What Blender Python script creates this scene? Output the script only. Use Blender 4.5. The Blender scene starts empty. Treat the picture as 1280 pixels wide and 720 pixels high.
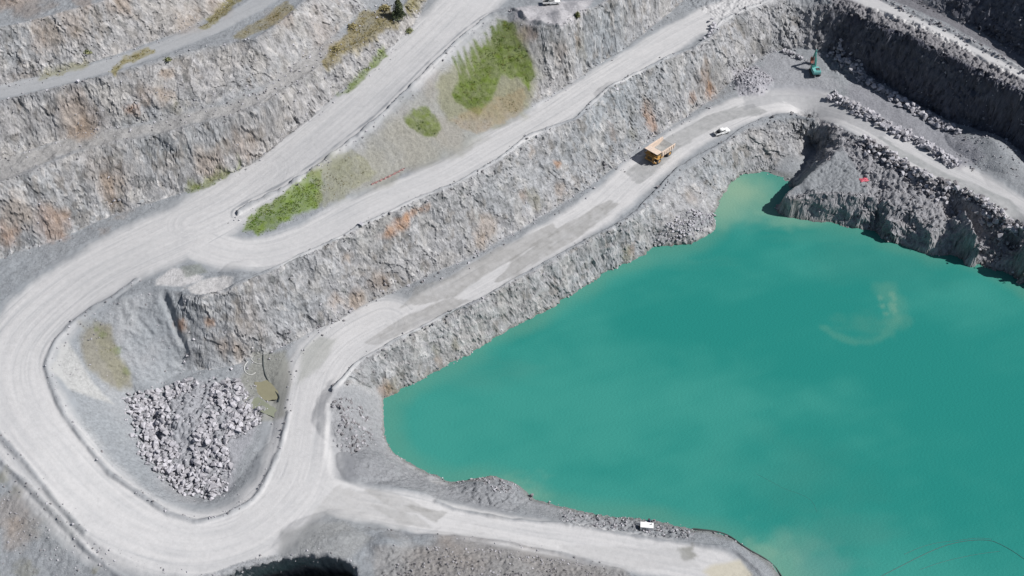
import bpy, bmesh, math, random
import numpy as np
from mathutils import Vector, Matrix

random.seed(7)
rng = np.random.default_rng(11)
PI = math.pi
scene = bpy.context.scene
COL = scene.collection

# ------------------------------------------------------------------ camera
CAM_H = 224.0
F = 1372.0                                   # focal length in photo pixels (1280 wide)
cam_d = bpy.data.cameras.new('camera'); cam = bpy.data.objects.new('camera', cam_d); COL.objects.link(cam)
cam.location = (0, 0, CAM_H); cam.rotation_euler = (math.radians(45), 0, 0)
cam_d.sensor_width = 36; cam_d.lens = 36*F/1280; cam_d.clip_start = 1; cam_d.clip_end = 6000
scene.camera = cam
S2 = math.sqrt(.5)

def ray(px, py):
    a = (px-640)/F; b = (360-py)/F
    return np.array([a, S2+b*S2, -S2+b*S2])
def unproj(px, py, z):
    d = ray(px, py); t = (z-CAM_H)/d[2]
    return d[0]*t, d[1]*t

# ------------------------------------------------------------------ survey lines (photo x, photo y, height in metres)
L = {}
L['r1_toe'] = [(-150,450,26),(-120,385,27.5),(-60,345,28.5),(0,322,28.5),(60,302,29),(95,289,29.5),(135,270,30),(178,256,31),(215,243,31.5),(245,234,32),(280,219,33),
  (320,200,34.5),(353,170,36.7),(387,147,38.5),(420,117,40.5),(447,97,42),(487,63,44.5),(520,27,46.8),(533,0,48),(550,-25,49.5),(590,-80,52)]
L['b1_crest'] = [(-60,250,45),(0,230,46),(50,210,46.3),(100,190,46.6),(133,182,46.8),(213,167,47),(267,153,47.3),(300,142,47.6),(333,131,47.8),(360,113,48),(400,85,48.3),(427,68,48.5),(470,43,49),(500,20,50.5),(515,0,51.5),(535,-40,53)]
L['b1_toe'] = [(-60,215,46),(0,200,46.8),(43,182,47),(87,170,47.4),(110,165,47.5),(150,157,47.8),(200,150,48),(253,135,48.4),(300,125,48.8),(320,116,49),(353,92,49.5),(387,65,50),(410,50,50.3),(437,28,51),(480,6,52),(500,-14,53),(520,-50,54)]
L['b2_crest'] = [(-60,142,59),(0,128,59.25),(33,120,59.3),(83,108,59.4),(133,95,59.5),(173,82,59.5),(200,74,59.6),(233,62,59.65),(277,52,59.75),(320,48,59.75),(353,28,60),(380,0,60.5),(420,-40,61),(470,-90,61.5)]
L['b2_toe'] = [(-60,120,59.4),(0,108,59.65),(67,91,59.75),(133,72,59.85),(183,55,59.9),(233,38,60.05),(267,17,60.25),(293,0,60.5),(330,-35,61)]
L['b3_crest'] = [(-60,46,71),(0,33,71.5),(33,28,71.6),(67,18,71.8),(110,7,72),(140,-3,72),(200,-35,73),(280,-80,74)]
L['b3_toe'] = [(-60,22,72),(0,12,72),(45,5,72),(80,-4,72.2),(140,-35,73)]
L['b4_crest'] = [(-60,-45,82),(0,-55,82),(80,-80,83)]
L['r1_crest'] = [(286,277,31),(300,268,31.3),(320,257,31.8),(357,238,33.7),(400,210,35.8),(437,180,38),(477,150,40),(517,110,42.5),(553,73,44.8),(587,43,46.3),(613,23,47.3),(640,14,47.8),(655,28,47.5),(680,34,47.5),(702,34,47.5),(722,18,47.3),(740,12,46.8),(765,0,46),(795,-22,45),(850,-60,45)]
L['r1_flat'] = [(620,-10,48),(690,-8,48),(700,10,47.8),(665,15,47.8)]
L['r2_toe'] = [(284,288,30.7),(300,301,30.3),(320,306,30),(345,298,30),(370,285,30),(390,274,30),(408,265,30),(433,253,30),(463,236,30),(507,214,30),(553,197,30),(587,180,30),(620,160,30),(640,150,30),(673,133,30),(693,117,30),(720,97,29.8),(750,77,29.6),(783,57,29.4),(813,33,29),(840,10,28.5),(865,-12,28.2),(910,-45,28)]
L['r2_crest'] = [(150,373,29.6),(187,358,30),(215,362,30),(250,374,30),(290,364,30),(320,349,30),(347,337,30),(370,325,30),(397,313,30),(420,303,30),(453,284,30),(487,268,30),(520,251,30),(547,241,30),(573,231,30),(600,215,30),(620,204,30),(640,190,30),(660,172,30),(690,161,30),(723,150,30),(743,128,30),(770,110,30),(787,98,30),(817,84,29.8),(840,71,29.6),(873,60,29.4),(893,44,29.2),(903,28,29),(933,13,28.5),(960,2,28),(990,-10,28),(1018,-8,28),(1040,7,28),(1070,20,28.5),(1110,37,29.5),(1147,52,30),(1177,67,29.7),(1213,82,29.3),(1247,101,29),(1277,117,28.6),(1330,142,28),(1400,178,28)]
L['r3_back'] = [(1060,-25,28.5),(1103,0,29.5),(1150,21,30.1),(1187,38,29.9),(1227,61,29.4),(1262,79,29.1),(1285,92,28.8),(1345,124,28.2)]
L['g_toe'] = [(1085,-40,28.7),(1137,0,29.8),(1183,20,30),(1215,37,29.8),(1262,66,29.4),(1285,78,29.1),(1345,108,28.5)]
L['g_crest'] = [(1140,-90,41),(1200,-62,43),(1280,-22,45),(1400,50,45)]
L['f_toe'] = [(232,462,12.2),(270,460,12),(310,448,12),(360,430,12),(387,414,12),(420,401,12),(453,380,12),(487,367,12),(520,350,12),(553,335,12),(587,323,12),(620,304,12),(640,292,12),(673,273,12),(700,257,12),(740,230,12),(773,207,12),(790,192,12),(813,174,12),(840,157,12),(873,134,12),(890,122,12.3),(910,104,12.8),(935,86,13.3),(955,70,14),(970,63,14.6),(990,60,15.2),(1012,60,15.6),(1038,66,15.2),(1060,80,14.6),(1083,90,14),(1108,103,13.5),(1134,122,13),(1165,140,12.7),(1194,152,12.5),(1222,160,12.5),(1258,176,12.5),(1287,199,12.5),(1341,245,12.5),(1400,283,12.5)]
L['r4_mid'] = [(960,105,12.6),(1010,100,13),(1060,122,12.4),(1120,155,12),(1190,205,12),(1260,240,12),(1340,290,12)]
L['r4_crest'] = [(420,490,11.8),(433,473,11.7),(447,457,11.6),(463,446,11.5),(507,423,11.5),(553,398,11.5),(587,384,11.5),(620,367,11.5),(640,354,11.5),(673,337,11.5),(707,318,11.5),(740,300,11.5),(773,283,11.5),(797,267,11.5),(812,250,11.5),(827,237,11.5),(847,214,11.5),(873,198,11.5),(907,180,11.5),(927,164,11.5),(953,150,11.5),(993,143,11.5),(1020,147,11.5),(1047,162,11.5),(1070,174,11.5),(1103,194,11.5),(1127,212,11.5),(1160,227,11.5),(1200,240,11.5),(1240,263,11.5),(1280,287,11.5),(1340,322,11.5)]
L['shore_e'] = [(477,505,0),(476,496,0),(500,489,0),(520,478,0),(545,466,0),(570,453,0),(603,431,0),(640,409,0),(673,394,0),(707,373,0),(750,344,0),(783,329,0),(803,320,0),(813,308,0),(840,308,0),(867,303,0),(893,286,0),(890,270,0),(897,258,0),(907,234,0),(930,217,0),(960,213,0),(978,221,0),(990,230,0),(993,240,0),(980,250,0),(966,259,0),(975,268,0),(993,272,0),(1027,278,0),(1060,283,0),(1093,288,0),(1110,303,0),(1143,312,0),(1167,320,0),(1190,319,0),(1227,333,0),(1260,343,0),(1280,357,0),(1310,385,0),(1350,410,0)]
L['shore_w'] = [(477,505,0),(480,540,0),(487,563,0),(507,577,0),(533,590,0),(567,606,0),(587,602,0),(613,598,0),(637,605,0),(660,623,0),(707,634,0),(747,643,0),(790,647,0),(827,651,0),(867,662,0),(893,664,0),(917,673,0),(937,687,0),(960,702,0),(977,720,0),(1000,755,0),(1030,800,0)]
L['deep1'] = [(520,520,-9),(600,480,-9),(700,420,-9),(800,365,-9),(900,320,-9),(970,305,-9),(1080,325,-9),(1180,355,-9),(1280,400,-9),(1340,440,-9)]
L['deep2'] = [(520,520,-9),(530,550,-9),(600,570,-9),(700,595,-9),(800,610,-9),(900,625,-9),(980,670,-9),(1060,760,-9),(1340,440,-9)]
L['cove'] = [(935,235,-2.5),(930,270,-4),(955,250,-2.5)]
L['spur1'] = [(1047,188,11.3),(1034,202,10.4),(1014,217,9.4),(997,232,8.2),(981,247,6)]
L['spur_in'] = [(1055,212,9.8),(1035,228,8.8),(1008,238,8)]
L['cove_floor'] = [(1003,158,5),(1010,168,2.5)]
L['spur2'] = [(981,247,6),(991,250,6.6),(1012,243,7.8),(1050,241,8.8),(1085,243,9.3)]
L['spur3'] = [(1085,243,9.3),(1110,252,9),(1140,262,9),(1160,262,9)]
L['spur_foot'] = [(1022,174,3.2),(1014,190,1.4),(1008,205,0.6),(996,222,0.2)]
L['n1'] = [(1096,248,7.5),(1094,265,3),(1097,287,0.3)]
L['n1a'] = [(1082,262,7)]; L['n1b'] = [(1112,270,7.5),(1122,290,4)]
L['n2'] = [(1187,262,5),(1193,286,1.0),(1204,316,-.3)]
L['n2a'] = [(1168,275,9.5),(1163,298,5.5)]; L['n2b'] = [(1208,256,12),(1216,280,12),(1228,304,9)]
L['n3'] = [(1256,298,4.5),(1262,322,.8)]
L['n3b'] = [(1280,300,12),(1288,328,9)]
L['r5_up'] = [(412,600,12),(430,606,11.5),(453,608,11),(480,607,10.5),(520,614,9.5),(567,637,7.8),(640,650,6.3),(707,654,5),(773,667,4),(840,677,3.2),(900,684,2.6),(925,692,2.3),(950,715,2.1),(975,745,2),(1010,800,2)]
L['r5_lo'] = [(430,668,11.5),(453,662,11),(520,670,9.7),(587,674,8.4),(640,681,7),(707,694,5.5),(773,713,4.3),(800,725,3.8),(870,760,3),(960,820,2)]
L['r6_in'] = [(187,339,30.3),(143,373,29),(117,387,28),(90,407,27),(70,430,26),(60,457,25),(67,480,24),(83,517,22.5),(110,553,20.5),(140,590,18.5),(173,613,17.3),(213,640,16),(247,650,15),(280,643,14),(310,627,13.3),(320,617,13),(333,593,12.7),(347,560,12.3),(357,520,12),(363,480,12),(370,447,12),(387,427,12)]
L['r6_out'] = [(-150,450,26),(-60,480,25),(0,545,23),(33,580,22),(67,623,20.5),(100,660,19),(133,687,18),(167,701,17),(200,713,16),(240,722,15.4),(272,720,15),(310,706,14.5),(350,699,14),(385,696,13.5),(430,700,13.3),(445,710,13.5)]
L['r6_east'] = [(412,600,12),(405,570,12),(407,543,12),(410,505,11.9),(420,490,11.8)]
L['sw1'] = [(-150,520,23.5),(-60,525,23.3),(0,576,22.3),(30,602,21.6),(75,650,19.3),(110,690,17.3),(150,722,15.8),(190,745,14.5)]
L['sw2'] = [(-80,600,21),(0,640,19.5),(40,690,17.5),(70,735,15),(0,760,14)]
L['bowl1'] = [(166,490,13),(178,550,12),(210,597,11.5),(248,624,11),(287,612,11.2),(310,580,11.3),(335,545,11),(342,500,10.2),(335,470,10.8)]
L['bowl2'] = [(232,462,12.2),(200,478,12.5),(250,500,11.5),(300,480,10.8)]
L['pit_r'] = [(445,712,13.6),(447,730,17),(450,755,22),(458,790,30)]  # right flank of the cut, raised out of frame to shade it
L['shade_hill'] = [(458,790,30),(560,800,32),(700,800,33),(800,830,26)]  # unseen rise added below the frame to throw shade into the cut
L['sfore'] = [(470,700,12.5),(560,700,10.5),(640,705,9),(700,718,7.5)]
L['sfore2'] = [(470,725,14.5),(600,728,13),(720,740,11)]

def dense(pts, step=0.3):
    w = [(*unproj(a, b, z), z) for a, b, z in pts]
    out = []
    for p, q in zip(w[:-1], w[1:]):
        n = max(1, int(math.hypot(q[0]-p[0], q[1]-p[1])/step))
        for i in range(n):
            t = i/n; out.append([p[k]+(q[k]-p[k])*t for k in range(3)])
    out.append(list(w[-1]))
    return np.array(out)
LD = {k: dense(v) for k, v in L.items()}
LD['drop'] = np.array([(q[0], q[1]-3.0, -10.) for q in LD['r6_out'] if -60 < q[0] < -36 and q[1] < 135])
LD['drop2'] = LD['drop']+np.array([0, -8., 0])

# ------------------------------------------------------------------ base surface from the survey lines
X0, X1, Y0, Y1 = -230., 230., 60., 430.
def solve():
    allp = np.concatenate(list(LD.values()))
    u = None
    for h, it in ((8, 300), (4, 200), (2, 200), (1, 200), (0.5, 160)):
        nx = int((X1-X0)/h)+1; ny = int((Y1-Y0)/h)+1
        ix = np.clip(np.round((allp[:,0]-X0)/h).astype(int), 0, nx-1); iy = np.clip(np.round((allp[:,1]-Y0)/h).astype(int), 0, ny-1)
        inside = (allp[:,0] > X0) & (allp[:,0] < X1) & (allp[:,1] > Y0) & (allp[:,1] < Y1)
        k = (iy*nx+ix)[inside]; zz = allp[inside, 2]
        sm = np.bincount(k, zz, nx*ny); ct = np.bincount(k, minlength=nx*ny)
        fix = (ct > 0).reshape(ny, nx); val = np.where(ct > 0, sm/np.maximum(ct, 1), 0).reshape(ny, nx)
        if u is None: u = np.full((ny, nx), 20.)
        else:
            yy = np.clip(np.arange(ny)*h/hp, 0, u.shape[0]-1.001); xx = np.clip(np.arange(nx)*h/hp, 0, u.shape[1]-1.001)
            u = bil(u, xx[None, :]+0*yy[:, None], yy[:, None]+0*xx[None, :])
        u[fix] = val[fix]
        for _ in range(it):
            p = np.pad(u, 1, mode='edge')
            u = 0.25*(p[:-2, 1:-1]+p[2:, 1:-1]+p[1:-1, :-2]+p[1:-1, 2:])
            u[fix] = val[fix]
        hp = h
    return u
def bil(u, fx, fy):
    ix = np.clip(fx.astype(int), 0, u.shape[1]-2); iy = np.clip(fy.astype(int), 0, u.shape[0]-2)
    a = np.clip(fx-ix, 0, 1); b = np.clip(fy-iy, 0, 1)
    return (u[iy, ix]*(1-a)*(1-b)+u[iy, ix+1]*a*(1-b)+u[iy+1, ix]*(1-a)*b+u[iy+1, ix+1]*a*b)
BASE = solve()
BASE = 0.5*BASE + 0.125*(np.roll(BASE,1,0)+np.roll(BASE,-1,0)+np.roll(BASE,1,1)+np.roll(BASE,-1,1))
def base_z(x, y): return bil(BASE, (np.clip(x, X0, X1)-X0)/0.5, (np.clip(y, Y0, Y1)-Y0)/0.5)

def hit(px, py, zf=base_z):
    """where the sight line through a photo position meets the ground"""
    d = ray(px, py)
    t = np.linspace(150, 560, 4000)
    x = d[0]*t; y = d[1]*t; z = CAM_H+d[2]*t
    s = z < zf(x, y)
    i = int(np.argmax(s)) if s.any() else 3999
    return np.array([x[i], y[i], float(zf(x[i:i+1], y[i:i+1])[0])])
def hits(pts): return np.array([hit(*p) for p in pts])

# ------------------------------------------------------------------ noise
TAB = rng.random((64, 64, 64)).astype(np.float32)
def vn(x, y, z, s=0):
    x = x+s*17.3; y = y+s*5.7; z = z+s*9.1
    xi = np.floor(x).astype(np.int64); yi = np.floor(y).astype(np.int64); zi = np.floor(z).astype(np.int64)
    a = x-xi; b = y-yi; c = z-zi
    a = a*a*(3-2*a); b = b*b*(3-2*b); c = c*c*(3-2*c)
    x0 = xi & 63; x1 = (xi+1) & 63; y0 = yi & 63; y1 = (yi+1) & 63; z0 = zi & 63; z1 = (zi+1) & 63
    l = lambda p, q, t: p+(q-p)*t
    return l(l(l(TAB[x0,y0,z0], TAB[x1,y0,z0], a), l(TAB[x0,y1,z0], TAB[x1,y1,z0], a), b),
             l(l(TAB[x0,y0,z1], TAB[x1,y0,z1], a), l(TAB[x0,y1,z1], TAB[x1,y1,z1], a), b), c)*2-1
def fbm(x, y, z, o=4, s=0, g=0.5):
    r = 0; a = 1; n = 0
    for i in range(o):
        r = r+a*vn(x, y, z, s+i*3); n += a; a *= g; x = x*2.03; y = y*2.03; z = z*2.03
    return r/n
def cells(x, y, z, s=0):
    """cell value, F1, F2"""
    xi = np.floor(x).astype(np.int64); yi = np.floor(y).astype(np.int64); zi = np.floor(z).astype(np.int64)
    f1 = np.full(x.shape, 9.); f2 = np.full(x.shape, 9.); cv = np.zeros(x.shape); cu = np.zeros(x.shape)
    for i in (-1, 0, 1):
        for j in (-1, 0, 1):
            for k in (-1, 0, 1):
                a = (xi+i) & 63; b = (yi+j+s) & 63; c = (zi+k) & 63
                dx = xi+i+TAB[a,b,c]-x; dy = yi+j+TAB[b,c,a]-y; dz = zi+k+TAB[c,a,b]-z
                d = dx*dx+dy*dy+dz*dz
                m = d < f1
                f2 = np.where(m, f1, np.minimum(f2, d)); f1 = np.where(m, d, f1)
                cv = np.where(m, TAB[(a+31) & 63,b,c], cv); cu = np.where(m, TAB[a,(b+31) & 63,c], cu)
    return cv*2-1, cu*2-1, np.sqrt(f1), np.sqrt(f2)
def sst(a, b, x):
    t = np.clip((x-a)/(b-a), 0, 1); return t*t*(3-2*t)

# ------------------------------------------------------------------ final grid
DX = 0.28
def axis(lo, hi, far_lo, far_hi):
    a = np.arange(lo, hi+1e-6, DX)
    def tail(start, end):
        out = []; p = start; st = DX*1.6; sg = 1 if end > start else -1
        while (end-p)*sg > 0: p += sg*st; out.append(p); st *= 1.17
        return out
    return np.array(tail(a[0], far_lo)[::-1]+list(a)+tail(a[-1], far_hi))
gx = axis(-168, 178, -3000, 3000); gy = axis(112, 352, -2500, 5000)
NX, NY = len(gx), len(gy)
GX, GY = np.meshgrid(gx, gy)
cx = np.clip(GX, X0, X1); cy = np.clip(GY, Y0, Y1)
Z = base_z(cx, cy)
off = np.hypot(GX-cx, GY-cy)
Z = np.where(off > 0, Z+np.minimum(off*0.10, 60)*0.6+sst(20, 300, off)*fbm(GX/180, GY/180, GX*0, 4)*25, Z)
P = {}                                        # flattened helpers
xf = GX.ravel(); yf = GY.ravel(); zf = Z.ravel().copy()
N = xf.size
bz = zf.copy()

# slope of the base
gyy, gxx = np.gradient(BASE, 0.5)
def sm(u, n):
    for _ in range(n): u = 0.5*u+0.125*(np.roll(u,1,0)+np.roll(u,-1,0)+np.roll(u,1,1)+np.roll(u,-1,1))
    return u
gxs = sm(gxx, 12); gys = sm(gyy, 12)
SX = bil(gxs, (np.clip(xf,X0,X1)-X0)/0.5, (np.clip(yf,Y0,Y1)-Y0)/0.5); SY = bil(gys, (np.clip(xf,X0,X1)-X0)/0.5, (np.clip(yf,Y0,Y1)-Y0)/0.5)
SL = np.hypot(SX, SY)
WALL = sst(0.45, 0.95, SL)
WALL[(off.ravel() > 0)] = 0
nxh = -SX/np.maximum(SL, 1e-3); nyh = -SY/np.maximum(SL, 1e-3)      # horizontal direction out of the wall

# ---- distance helpers (only the points within reach are computed)
def near(poly, R):
    poly = np.asarray(poly)
    b = (xf > poly[:,0].min()-R) & (xf < poly[:,0].max()+R) & (yf > poly[:,1].min()-R) & (yf < poly[:,1].max()+R)
    return np.nonzero(b)[0]
def line_sd(pts, idx=None, R=12):
    """index, distance, along, signed side"""
    pts = np.asarray(pts)[:, :2]
    if idx is None: idx = near(pts, R)
    x = xf[idx]; y = yf[idx]
    D = np.full(x.shape, 1e9); A = np.zeros(x.shape); SG = np.zeros(x.shape); acc = 0
    for p, q in zip(pts[:-1], pts[1:]):
        v = q-p; l = math.hypot(*v)
        if l < 1e-6: continue
        t = np.clip(((x-p[0])*v[0]+(y-p[1])*v[1])/(l*l), 0, 1)
        dx = x-(p[0]+v[0]*t); dy = y-(p[1]+v[1]*t); d = np.hypot(dx, dy)
        m = d < D
        D[m] = d[m]; A[m] = (acc+t*l)[m]; SG[m] = np.sign(v[0]*dy-v[1]*dx)[m]; acc += l
    return idx, D, A, D*SG
def poly_sd(pts, R=8):
    """signed distance to a closed polygon, negative inside"""
    pts = np.asarray(pts)[:, :2]; idx = near(pts, R)
    c = np.vstack([pts, pts[:1]])
    _, D, _, _ = line_sd(c, idx)
    x = xf[idx]; y = yf[idx]; ins = np.zeros(x.shape, bool)
    for p, q in zip(c[:-1], c[1:]):
        if p[1] == q[1]: continue
        cnd = ((p[1] > y) != (q[1] > y)) & (x < (q[0]-p[0])*(y-p[1])/(q[1]-p[1])+p[0])
        ins ^= cnd
    return idx, np.where(ins, -D, D)
def coarse(k, step=7):
    """a surveyed line thinned to a handful of points"""
    a = LD[k]; return np.vstack([a[::step], a[-1:]])

# ---- wobble so that crests and toes are not ruled lines
wob = fbm(xf/9, yf/9, bz*0, 4, 2)*0.9
# heaps
def heap(px, py, h, r, p=1.4, el=(1, 1), rot=0, zplus=None):
    c = hit(px, py); dx = xf-c[0]; dy = yf-c[1]
    i = np.nonzero((abs(dx) < r*3) & (abs(dy) < r*3))[0]
    a, b = dx[i], dy[i]; ca, sa = math.cos(rot), math.sin(rot)
    u = (a*ca+b*sa)/el[0]; v = (-a*sa+b*ca)/el[1]
    d = np.hypot(u, v)/r*(1+0.25*fbm(a/r*1.3, b/r*1.3, a*0+h, 3, 5))
    zf[i] += h*np.clip(1-d, 0, 1)**p*(1+0.0*d)
heap(458,583,2.6,7,0.8); heap(428,520,3.0,7,1.1,(1,1.4)); heap(440,548,2.8,5,1.1)
heap(425,680,3.0,9,0.9,(1.6,1),0.0); heap(487,688,1.8,5,0.9)
heap(1238,190,4.2,9,0.9,(1.5,1),-0.8); heap(1262,222,1.5,9,1)
heap(652,20,1.7,4.6,1.1); heap(676,26,1.1,3.6,1.1); heap(699,21,1.7,4.2,1.1); heap(722,9,1.6,4.8,1.1)
heap(768,118,1.8,5,1,(1.5,1),0.6); heap(940,103,3.0,7,0.9); heap(985,10,1.2,6,1)
heap(862,290,2.4,7,1,(1.5,1),0.5); heap(610,612,1.8,7,1,(1.8,1)); heap(1072,78,3.2,5,0.9)
heap(262,535,1.7,15,0.6,(1,1.2)); heap(225,520,1.3,7,0.8)
heap(570,700,1.5,9,0.8,(2.2,1)); heap(300,345,0.9,6,0.8)
# berms (windrows) along the road edges: line, side offset, height, half width
def berm(pts, h, w, o=0.0, seed=0, gap=0.25):
    w = w*0.62; bl = None
    i, D, A, SD = line_sd(pts, R=6)
    d = np.abs(SD-o)+0.3*vn(xf[i]/2.3, yf[i]/2.3, xf[i]*0, seed)
    m = np.clip(1-d/w, 0, 1); m = m*m*(3-2*m)
    BERM[i] = np.maximum(BERM[i], m)
    zf[i] += 0.62*h*m*(0.75+gap*2*vn(A/3.0, A*0+seed, A*0, seed)+0.25*vn(xf[i]/.8, yf[i]/.8, A*0, seed+2))*(D < w*1.6)
BERM = np.zeros(N)
berm(coarse('r1_crest')[2:60], 1.7, 1.3, 0.9, 1); berm(coarse('r1_crest')[2:60], 0.7, 0.8, 2.8, 1)
rc = coarse('r2_crest'); berm(rc[8:], 1.1, 1.1, 0.9, 2)
berm(coarse('r4_crest'), 1.2, 1.1, 0.8, 3); berm(coarse('r6_in')[2:-12], 1.2, 1.5, -0.6, 4)
berm(coarse('r6_out')[:-30], 0.8, 1.5, 0, 5); berm(coarse('sw1'), 1.0, 1.6, 0, 6)
berm(coarse('r5_up')[12:], 0.7, 1.5, 0, 7); berm(coarse('r5_lo')[4:], 0.6, 1.4, 0, 8)
berm(coarse('r3_back'), 1.4, 2.0, 0, 9); berm(coarse('b2_crest'), 0.4, 1.4, 0, 10); berm(coarse('b1_crest'), 0.5, 1.6, 0.5, 11)

# ---- rock relief
wi = np.nonzero(WALL > 0.02)[0]
x, y, z = xf[wi], yf[wi], zf[wi]
w = WALL[wi]
soft = np.zeros(N)          # 0 = solid rock, 1 = loose slope
def soften(pix, val=1.0, f=3.0):
    i, sd = poly_sd(hits(pix), f+1)
    soft[i] = np.maximum(soft[i], val*sst(f, -f*0.3, sd))
soften([(283,290),(300,262),(357,232),(437,172),(517,102),(590,40),(625,20),(665,45),(668,95),(640,150),(553,199),(463,238),(320,308)])
soften([(62,470),(72,425),(100,398),(150,370),(205,362),(236,440),(230,470),(160,495),(180,560),(215,605),(255,632),(190,640),(110,575)])
soften([(420,490),(477,497),(484,565),(560,610),(640,605),(900,662),(960,720),(780,712),(560,660),(420,600)], 0.8)
soften([(-60,560),(0,560),(160,725),(0,790),(-80,700)], 1)
soften([(988,243),(1000,228),(1045,190),(1085,215),(1090,236),(1010,236)], 1, 1.2)
soften([(262,708),(440,690),(440,800),(262,800)], 1)
soften([(120,690),(275,700),(275,800),(120,800)], .7)
soften([(437,690),(520,680),(800,725),(700,800),(440,790)], 0.6)
sf = soft[wi]
wx = x+2.2*fbm(x/11, y/11, z/18, 3, 1); wy = y+2.2*fbm(x/11, y/11, z/18, 3, 4)
but = 1-np.abs(fbm(wx/7.5, wy/7.5, z/22, 3, 7))*2.6                 # buttresses and gullies
streak = fbm(wx/1.9, wy/1.9, z/8, 3, 9)
tx = wx*0.94+z*0.30; tz = z*0.9-wx*0.2-wy*0.1
jx = 0.9*fbm(x/1.6, y/1.6, z/2.2, 3, 61); jy = 0.9*fbm(x/1.6, y/1.6, z/2.2, 3, 64)
c1, u1, f1, f2 = cells((tx+jx)/2.6, (wy+jy)/2.6, (tz+jx)/3.8, 3); crack = sst(0.09, 0.0, f2-f1)*sst(-.1, .5, fbm(x/5, y/5, z/5, 2, 67))
c2, u2, f1b, f2b = cells((tx+jx*.4)/0.95, (wy+jy*.4)/0.95, tz/1.3, 9); crack2 = sst(0.08, 0.0, f2b-f1b)
lm = 0.55+0.45*sst(-.35, .35, fbm(x/14, y/14, z/9, 3, 77))
rt_ = sst(70, 105, x)*0.9+1.0                                     # the fresher faces at right are more broken
vq = fbm((x+.5*z)/2.6, y/2.6, z/16, 3, 95); vcr = sst(.045, .0, np.abs(vq))*sst(-.2, .3, fbm(x/6, y/6, z/7, 2, 97))      # steep open joints
bq = (z+0.22*x+0.10*y+1.6*fbm(x/7, y/7, z/9, 3, 99))/3.1; bd = bq-np.floor(bq); ledge = (bd-.5)*sst(-.25, .35, fbm(x/11, y/11, z/5, 2, 101))
c0, u0, f0, g0 = cells((tx+jx)/5.2, (wy+jy)/5.2, (tz+jx)/8.5, 23)
D = w*(1-sf)*rt_*(0.62*but+lm*(0.20*streak+0.34*c0+0.28*c1+0.15*c2-0.35*crack-0.04*crack2-0.55*vcr+0.38*ledge+0.10*fbm(x/.8, y/.8, z/.8, 2, 3)+0.12*fbm(x/2.5, y/2.5, z/3, 3, 68))-0.25) \
    + w*sf*(0.45*but+0.42*fbm(x/1.2, y/1.2, z/2.5, 3, 5)+0.20*c2+.14*c1)
xo = xf.copy(); yo = yf.copy(); zo = zf.copy()
xo[wi] += nxh[wi]*D*0.85; yo[wi] += nyh[wi]*D*0.85
zo[wi] += w*(1-sf)*(0.10*u1+0.08*u2+0.2*D)
CRK = np.zeros(N); CRK[wi] = np.maximum(np.maximum(crack, crack2*0.5), vcr*1.6)*w*(1-sf)
# crest and toe lines wander: shift everything near them a little
# flats
fl = 1-WALL
road = np.zeros(N)
ROADTONE = np.zeros(N); RID = np.full(N, -1)
def centre(a, b, n=40, a_rng=(0,1), b_rng=(0,1)):
    A_, B_ = LD[a], LD[b]
    A_ = A_[int(a_rng[0]*len(A_)):max(2,int(a_rng[1]*len(A_)))]; B_ = B_[int(b_rng[0]*len(B_)):max(2,int(b_rng[1]*len(B_)))]
    ia = np.linspace(0, len(A_)-1, n).astype(int); ib = np.linspace(0, len(B_)-1, n).astype(int)
    return (A_[ia, :2]+B_[ib, :2])/2
# travelled way of each road: photo positions of the middle of the pale strip and its half width in metres
ROADS = [
 ('upper', [(650,-60),(600,-10),(560,30),(520,68),(480,105),(440,142),(400,175),(360,207),(320,235),(280,260),(240,278)], 9.5),
 ('loop', [(330,215),(300,245),(262,268),(220,293),(170,315),(110,345),(60,385),(22,425),(8,470),(25,520),(60,565),(100,610),(150,652),(205,677),(260,683),(310,668),(350,635),(375,600),(383,560),(388,520),(396,480),(412,450),(440,425),(480,405)], 10.5),
 ('middle', [(240,300),(285,318),(340,318),(400,293),(450,265),(500,242),(560,218),(620,182),(670,155),(720,123),(770,92),(820,60),(870,30),(925,5),(990,-25)], 6.5),
 ('lower', [(400,480),(425,445),(470,415),(530,388),(580,362),(640,328),(700,292),(750,262),(800,215),(845,180),(900,150),(950,128),(1010,125),(1060,145),(1110,172),(1160,205),(1210,225),(1260,258),(1330,300)], 6.5),
 ('spur', [(385,600),(430,628),(480,635),(540,645),(600,655),(660,668),(720,676),(780,688),(850,700),(900,712)], 5.5),
 ('right', [(1020,-35),(1060,-8),(1100,15),(1150,38),(1200,62),(1250,85),(1290,103),(1350,135)], 6.5),
 ('bench', [(-60,126),(0,116),(60,102),(120,88),(180,68),(230,50),(280,28),(330,2),(370,-30)], 3.0),
]
bright = np.zeros(N); damp = np.zeros(N); st_all = np.zeros(N)
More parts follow.
